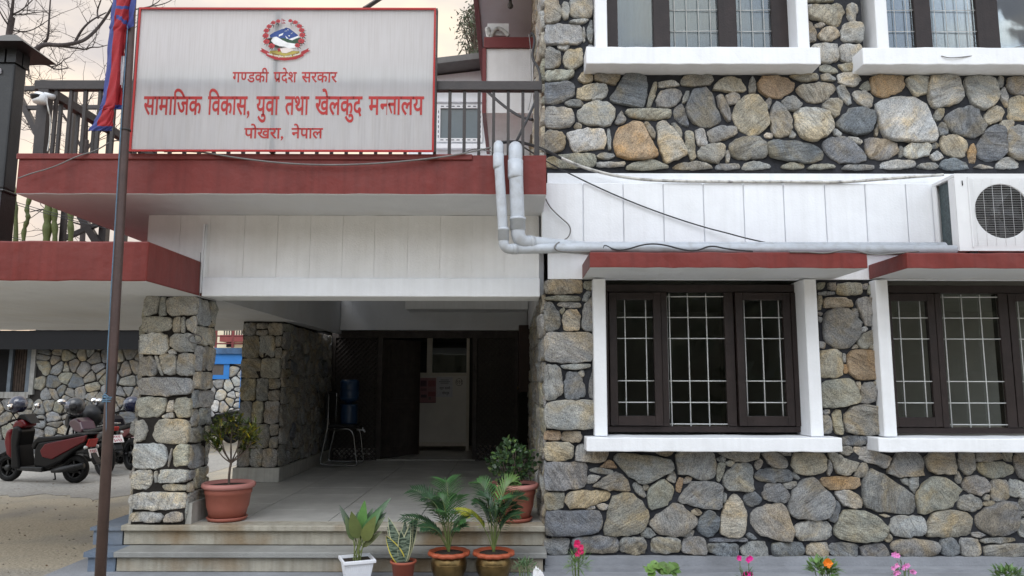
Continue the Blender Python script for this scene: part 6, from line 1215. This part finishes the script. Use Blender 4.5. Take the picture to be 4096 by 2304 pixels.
M['blue'] = mat('bright_blue_paint', (.035, .19, .52), .5, .1, 3); M['blue_tile'] = mat('weathered_blue', (.06, .12, .22), .7, .5, 3)
MB().box(hx0-.2, hx1+.06, HY-.12, HY-.05, hz1-.22, hz1+.12).box(hx1-.07, hx1+.06, HY-.10, HY-.051, .2, hz1-.22).build('trim', M['blue'], bh)
MB().box(hx0-.2, hx1+.08, HY-.20, HY+3, hz1+.121, hz1+.32).build('parapet', M['blue_tile'], bh)
w2 = MB().box(wa-.22, wb, HY-.08, HY-.05, wzb, wzb+.16).box(wb, wb+.19, HY-.08, HY-.05, wza-.14, wzb+.16).box(wa-.22, wb, HY-.08, HY-.05, wza-.14, wza).build('window', M['blue'], bh)
MB().box(wa-.22, wb, HY-.06, HY-.045, wza, wzb).build('pane', mat('brown_shutter', (.10, .085, .075), .6, .2, 5), w2)
rl_ = empty('roof_railing', ((hx0+hx1)/2, HY, hz1+.32), 'thin brown railing on the roof of the blue trimmed house', 'railing')
zz0 = hz1+.33
for px_ in (867, 935, 983): xx = P(px_, 1350, HY).x; MB().box(xx-.035, xx+.035, HY-.1, HY-.03, zz0, zz0+1.4).build('post', M['red_dark'], rl_)

for d_ in (.14, .40, 1.3): MB().tube([(hx0, HY-.06, zz0+d_), (hx1, HY-.06, zz0+d_)], .025, 6).build('rail', M['red_dark'], rl_)
# distant cream and red house
dh = empty('distant_house', (P(920, 1400, 48).x, 48, .2), 'distant cream house with red balcony above the blue trimmed roof', 'house')
a, b = P(780, 1390, 48), P(1020, 1200, 48)
MB().box(a.x, b.x, 48, 56, .2, 9).build('wall', mat('cream_plaster', (.62, .56, .42), .7, .08, 1), dh)
c, d = P(890, 1368, 47.5), P(1020, 1342, 47.5); MB().box(c.x, d.x, 47, 47.99, c.z, d.z).build('balcony', M['red_dark'], dh)
br = MB(); xx = P(895, 1330, 47).x
while xx < d.x: br.box(xx, xx+.06, 47.0, 47.06, d.z, d.z+.75); xx += .16
br.box(P(895, 1330, 47).x, d.x, 46.98, 47.08, d.z+.751, d.z+.83); br.build('balustrade', M['iron'], dh)
MB().box(P(905, 1380, 47.9).x, P(935, 1380, 47.9).x, 47.9, 47.99, P(905, 1388, 47.9).z, P(905, 1370, 47.9).z).build('window', M['dark'], dh)
# white house behind the terrace
wh = empty('white_house', (P(1850, 500, 10.5).x, 10.5, .2), 'white rendered house with one taped new window behind the railing', 'house')
WY = 10.5; a, b = P(1500, 620, WY), P(2100, 300, WY)
zl = P(1740, 296, WY).z; zr = P(1945, 272, WY).z; sl = (zr-zl)/(P(1945, 272, WY).x-P(1740, 296, WY).x); xL, xR = P(1640, 300, WY).x, XC-.06
zf = lambda x: zl+sl*(x-P(1740, 296, WY).x)
MB().prism([(xL, 2.9), (xR, 2.9), (xR, zf(xR)-.03), (xL, zf(xL)-.03)], WY, WY+4).build('wall', M['white'], wh)
MB().prism([(xL-.3, zf(xL-.3)), (xR, zf(xR)), (xR, zf(xR)+.09), (xL-.3, zf(xL-.3)+.09)], WY-.35, WY+4).build('roof', mat('grey_roof_sheet', (.12, .115, .11), .6, .2, 5), wh)
MB().box(P(1738, 410, WY).x, P(1948, 410, WY).x, WY-.05, WY-.001, P(1800, 412, WY).z, P(1800, 398, WY).z).build('lintel', M['white'], wh); MB().box(P(1735, 600, WY).x, P(1958, 600, WY).x, WY-.09, WY-.001, P(1800, 600, WY).z, P(1800, 582, WY).z).build('sill', M['white'], wh)
u0, u1, v0, v1 = P(1748, 500, WY).x, P(1930, 500, WY).x, P(1800, 572, WY).z, P(1800, 424, WY).z
fwm = .055
w3 = MB().box(u0, u1, WY-.06, WY-.002, v1-fwm, v1).box(u0, u1, WY-.06, WY-.002, v0, v0+fwm).box(u0, u0+fwm, WY-.06, WY-.002, v0+fwm, v1-fwm).box(u1-fwm, u1, WY-.06, WY-.002, v0+fwm, v1-fwm).build('window', mat('white_upvc', (.72, .73, .74), .35, .03, 5), wh)
tpq = MB()
for k in range(7):
    t = u0+.06+(u1-u0-.12)*k/7
    for zz in (v1-.035, v0+.02): tpq.box(t, t+.045, WY-.062, WY-.061, zz, zz+.015)
for k in range(6):
    t = v0+.06+(v1-v0-.12)*k/6
    for xx in (u0+.02, u1-.035): tpq.box(xx, xx+.014, WY-.062, WY-.061, t, t+.04)
tpq.build('tape_marks', mat('grey_tape_print', (.12, .13, .16), .6), w3)
MB().box(u0+fwm, u1-fwm, WY-.03, WY-.024, v0+fwm, v1-fwm).build('pane', mat('grey_green_pane', (.09, .115, .125), .08, .15, 2, spec=.6), w3)
# things on the side bay
bb = empty('light_bulb', tuple(P(2040, 10, 8.0)), 'unlit bulb hanging from the eaves soffit', 'light bulb'); c = P(2041, 22, 8.0)
MB().tube([(c.x, c.y, 6.399), (c.x, c.y, c.z+.05)], .018, 8).lathe([(.03, 6.38), (.045, 6.399)], 12, (c.x, c.y, 0)).build('holder', M['black'], bb)
MB().lathe([(.018, .05), (.02, .035), (.035, 0), (.034, -.02), (.02, -.036), (0, -.04)], 16, (c.x, c.y, c.z)).build('bulb', mat('grey_bulb_glass', (.10, .10, .095), .15, .1, 8), bb)
jb = empty('junction_box', tuple(P(1995, 140, 7.99)), 'cream junction box with thick white cables on the side bay', 'junction box'); q0, q1 = P(1950, 150, 8.15), P(2035, 102, 8.15)
MB().box(q0.x, q1.x, 8.1, 8.2, q0.z, q1.z).build('casing', M['white_old'], jb)
ct = MB(); C4 = lambda x, y: P(1920+x/5.571, y/5.571, 8.06)
for pts in ([C4(200, 850), C4(150, 640), C4(190, 640), C4(230, 780)], [C4(240, 860), C4(290, 700), C4(400, 620), C4(520, 680), C4(640, 800)]): ct.tube(smooth_path(pts, 3), .026, 8)
ct.build('cable_run', M['conduit'], jb)
# leafy tree behind the white house
def leaf_card(mb, p_, rg, size, col): d = rdir(rg); leaf(mb, p_, d+Vector((0, 0, -.5)), rdir(rg), size*rg.uniform(.6, 1.3), size*.33, rgb(col, rg, .4), .3, 2, .1, .6)
lt_ = empty('tree', (P(1890, 900, 24).x, 24, .2), 'sparse leafy tree top behind the white house', 'tree')
tr = MB(); lf = MB(); base = Vector((P(1900, 300, 24).x, 24, .2)); topc = P(1905, 20, 24)
tr.tube([base, base.lerp(topc, .5)+Vector((.1, 0, 0)), topc], [.16, .10, .03], 8)
for k in range(46):
    e = P(1905-rb.uniform(0, 95)*rb.random()**.4+rb.uniform(-12, 55), rb.uniform(0, 270), 24+rb.uniform(-1, 1)); s_ = base.lerp(topc, max(.45, min(.97, (e.z-.2)/(topc.z-.2)-rb.uniform(.05, .14)))); mid = s_.lerp(e, .5)+Vector((0, 0, .2)); tr.tube(smooth_path([s_, mid, e], 1), [.03, .027, .022, .016, .011, .007], 5)
    for q in range(26): leaf_card(lf, mid.lerp(e, rb.uniform(.2, 1.1))+Vector((rb.gauss(0, .14), rb.gauss(0, .14), rb.gauss(-.1, .17))), rb, .17, (.05, .06, .03))
tr.build('trunk', M['bark'], lt_); lf.build('crown', M['leaf'], lt_, tint=True)
# bare trees on the left
M['bare'] = mat('dark_bare_bark', (.045, .035, .034), .85, .3, 10, .3, 40)
def twigs(mb, pth, rg, n, ln, r, depth=2, spread=.9):
    for _ in range(n):
        t = rg.uniform(.15, 1)*(len(pth)-1); i = min(int(t), len(pth)-2); p_ = pth[i].lerp(pth[i+1], t-i); d0 = (pth[i+1]-pth[i]).normalized()
        d = (d0*.5+rdir(rg)*spread+Vector((0, 0, .25))).normalized(); q = [p_]; l_ = ln*rg.uniform(.5, 1.2)
        for k in range(4): d = (d+rdir(rg)*.28+Vector((0, 0, .06))).normalized(); q.append(q[-1]+d*l_/4)
        mb.tube(q, [r, r*.8, r*.6, r*.45, r*.3], 4, caps=False)
        if depth: twigs(mb, q, rg, 2, ln*.5, r*.55, depth-1, spread)
def bare_tree(Y, label, limbs, rg, nt_=5, ln=.9):
    ln *= Y/14
    pts0 = [P(a, b, Y) for a, b in limbs[0][0]]; base = Vector((pts0[0].x, Y, .2)); o = empty('bare_tree', tuple(base), label, 'tree', 'bare trees left of the balcony')
    tk = MB(); tw = MB(); tk.tube(smooth_path([base]+pts0, 2), limbs[0][1]*Y/14, 9)
    for pl, r in limbs[1:]:
        q = smooth_path([P(a, b, Y+rg.uniform(-.4, .4)*(i > 0)) for i, (a, b) in enumerate(pl)], 2); k = len(q); tk.tube(q, [r*Y/14*(1-.65*i/(k-1)) for i in range(k)], 7); twigs(tw, q, rg, nt_, ln, .0085*Y/14)
    twigs(tw, smooth_path(pts0, 2), rg, nt_, ln, .0085*Y/14)
    tk.build('trunk', M['bare'], o); tw.build('twigs', M['bare'], o)
bare_tree(21, 'bare tree whose dark boughs reach across behind the flag', [([(10, 700), (40, 400), (85, 262), (120, 215)], .075), ([(110, 225), (150, 192), (180, 176), (240, 183), (300, 173), (345, 158), (400, 105), (450, 28), (470, -30)], .055), ([(172, 180), (193, 152), (196, 80), (203, -20)], .03), ([(298, 173), (325, 120), (365, 80), (425, 50)], .03), ([(185, 178), (270, 188), (345, 198)], .032), ([(88, 260), (178, 254), (205, 268), (228, 280), (274, 272)], .026), ([(205, 268), (240, 258), (256, 238)], .016), ([(345, 198), (365, 188), (395, 190), (430, 180)], .018), ([(392, 72), (388, 40), (405, 0), (410, -40)], .02)], random.Random(4), 4, .62)
bare_tree(22, 'thin bare tree with upright twiggy stem above the lantern cap', [([(25, 900), (28, 300), (32, 160), (48, 70)], .06), ([(32, 160), (46, 60), (56, -30)], .05), ([(46, 60), (90, 40), (140, -10)], .02), ([(40, 110), (5, 60), (-20, 0)], .02), ([(36, 120), (110, 130), (175, 95)], .018), ([(30, 210), (100, 240), (150, 235)], .016), ([(30, 260), (90, 300), (130, 320)], .014), ([(52, 60), (110, 55), (190, 45)], .014), ([(30, 330), (100, 360), (165, 420)], .014), ([(28, 420), (80, 470), (130, 520)], .014)], random.Random(9), 5, .9)
bare_tree(26, 'far bare shrubby tree showing through the railing bars', [([(330, 1000), (340, 700), (345, 560)], .05), ([(345, 600), (420, 500), (470, 420)], .03), ([(340, 620), (280, 500), (230, 420)], .03), ([(345, 560), (350, 480), (340, 400)], .03), ([(340, 760), (250, 650), (160, 560)], .03), ([(340, 860), (200, 830), (110, 850)], .02), ([(330, 900), (260, 880), (180, 930)], .02)], random.Random(14), 6, 1.2)
bare_tree(23, 'bare branch end poking out above the signboard corner', [([(480, 900), (500, 300), (530, 40)], .03), ([(530, 40), (600, 26), (650, 18), (690, 0), (700, -20)], .014), ([(600, 26), (640, 5), (655, -30)], .012)], random.Random(2), 5, .5)
# cactus clump under the balcony slab
ca = empty('cactus', (P(210, 900, 9.2).x, 9.2, 2.872), 'tall ribbed green cactus stems behind the red canopy', 'cactus')
CM = mat('cactus_skin', (.085, .105, .03), .6, .45, 5, .2, 40)
for pts, r in (([(120, 1000), (92, 950), (100, 905), (115, 870), (105, 840), (118, 795), (130, 740)], .045), ([(180, 1000), (188, 950), (190, 880), (196, 800), (196, 740)], .085), ([(226, 1000), (222, 940), (216, 880), (222, 810), (228, 740)], .06), ([(290, 1000), (284, 940), (282, 880), (286, 800)], .06), ([(75, 1000), (66, 850), (58, 800), (50, 700)], .045)):
    q = [P(a, b, 9.2) for a, b in pts]; r *= .58; q = smooth_path([Vector((q[0].x, 9.2, 2.872))]+q[1:], 2); mb = MB(); n_ = 12; mb.tube(q, [r*(1+.22*math.sin(i*1.9)) for i in range(len(q))], n_); mb.build('stem', CM, ca)
ss = empty('steel_stair', (P(330, 900, 9.6).x, 9.6, 2.872), 'dark steel stair frame crossing behind the canopy and railing', 'stair')
for (a, b, w_, nm, Y_) in (((325, 865), (392, 975), .09, 'brace', 9.7), ((255, 955), (402, 892), .06, 'brace', 9.7), ((421, 870), (421, 1010), .10, 'post', 9.8), ((80, 392), (160, 555), .07, 'stringer', 9.3), ((30, 355), (560, 352), .055, 'handrail', 9.3), ((30, 432), (560, 428), .05, 'handrail', 9.3)):
    u, v = P(*a, Y_), P(*b, Y_)
    if nm == 'post': u = Vector((u.x, Y_, 4.0)); v = Vector((u.x, Y_, 2.873))
    MB().beam(u, v, w_, w_).build(nm, M['iron'], ss)
for px_ in (20, 300, 540): u = P(px_, 350, 9.3); MB().box(u.x-.03, u.x+.03, 9.27, 9.33, 2.873, u.z).build('post', M['iron'], ss)
wr = MB()
for y0, y1 in ((795, 905), (805, 915), (940, 975)): wr.tube(smooth_path([P(20, y0, 9), P(200, y0+55, 9), P(430, y1, 9)], 3), .006, 4)
tag(wr.build('overhead_wires', M['cable']), 'thin overhead wires sagging behind the red canopy', 'wires')
# unseen tree row added behind the camera to darken the lower panes' reflections
op = MB(); ro = random.Random(77)
for k in range(2200):
    x = ro.uniform(-32, 32); h = 8.5+1.5*math.sin(x*.5)+math.sin(x*1.7); z = .2+h*ro.random()**.7; y = -17+ro.uniform(-1.5, 1.5); s = ro.uniform(.25, .6); a = rdir(ro); b = a.orthogonal().normalized(); c = a.cross(b); p_ = Vector((x, y, z))
    op.add([p_+b*s, p_+c*s*.6, p_-b*s, p_-c*s*.6], [(0, 1, 2, 3)], 0, False, rgb((.045, .058, .038), ro, .3))
vs = []
for i in range(61):
    x = -34+68*i/60; h = 7.4+1.0*math.sin(x*.5)+.9*math.sin(x*1.7)+.4*math.sin(x*4.1); vs += [(x, -17.5, .2), (x, -17.5+.5*math.sin(x*2), h)]
op.add(vs, [(2*i, 2*i+2, 2*i+3, 2*i+1) for i in range(60)], 0, False, (.045, .052, .04))
o = op.build('reflection_trees', M['leaf'], tint=True); o['kind'] = 'stuff'

gv = MB(); rgv = random.Random(3)
for k in range(700):
    x, y = rgv.uniform(-9, -3.6), rgv.uniform(5.4, 12.5)**1.0; r = rgv.uniform(.004, .016); q = rdir(rgv); vs = [Vector((x, y, .2 if y < 10.4 else .206))+Vector((r*math.cos(6.283*j/5)*rgv.uniform(.7, 1.3), r*math.sin(6.283*j/5)*rgv.uniform(.7, 1.3), .001)) for j in range(5)]+[Vector((x, y, .2+r*.9))]
    gv.add(vs, [(j, (j+1) % 5, 5) for j in range(5)], 0, False, rgb((.24, .21, .17) if rgv.random() < .8 else (.12, .07, .03), rgv, .4))
gv.build('gravel', M['paint'], tint=True)['kind'] = 'stuff'
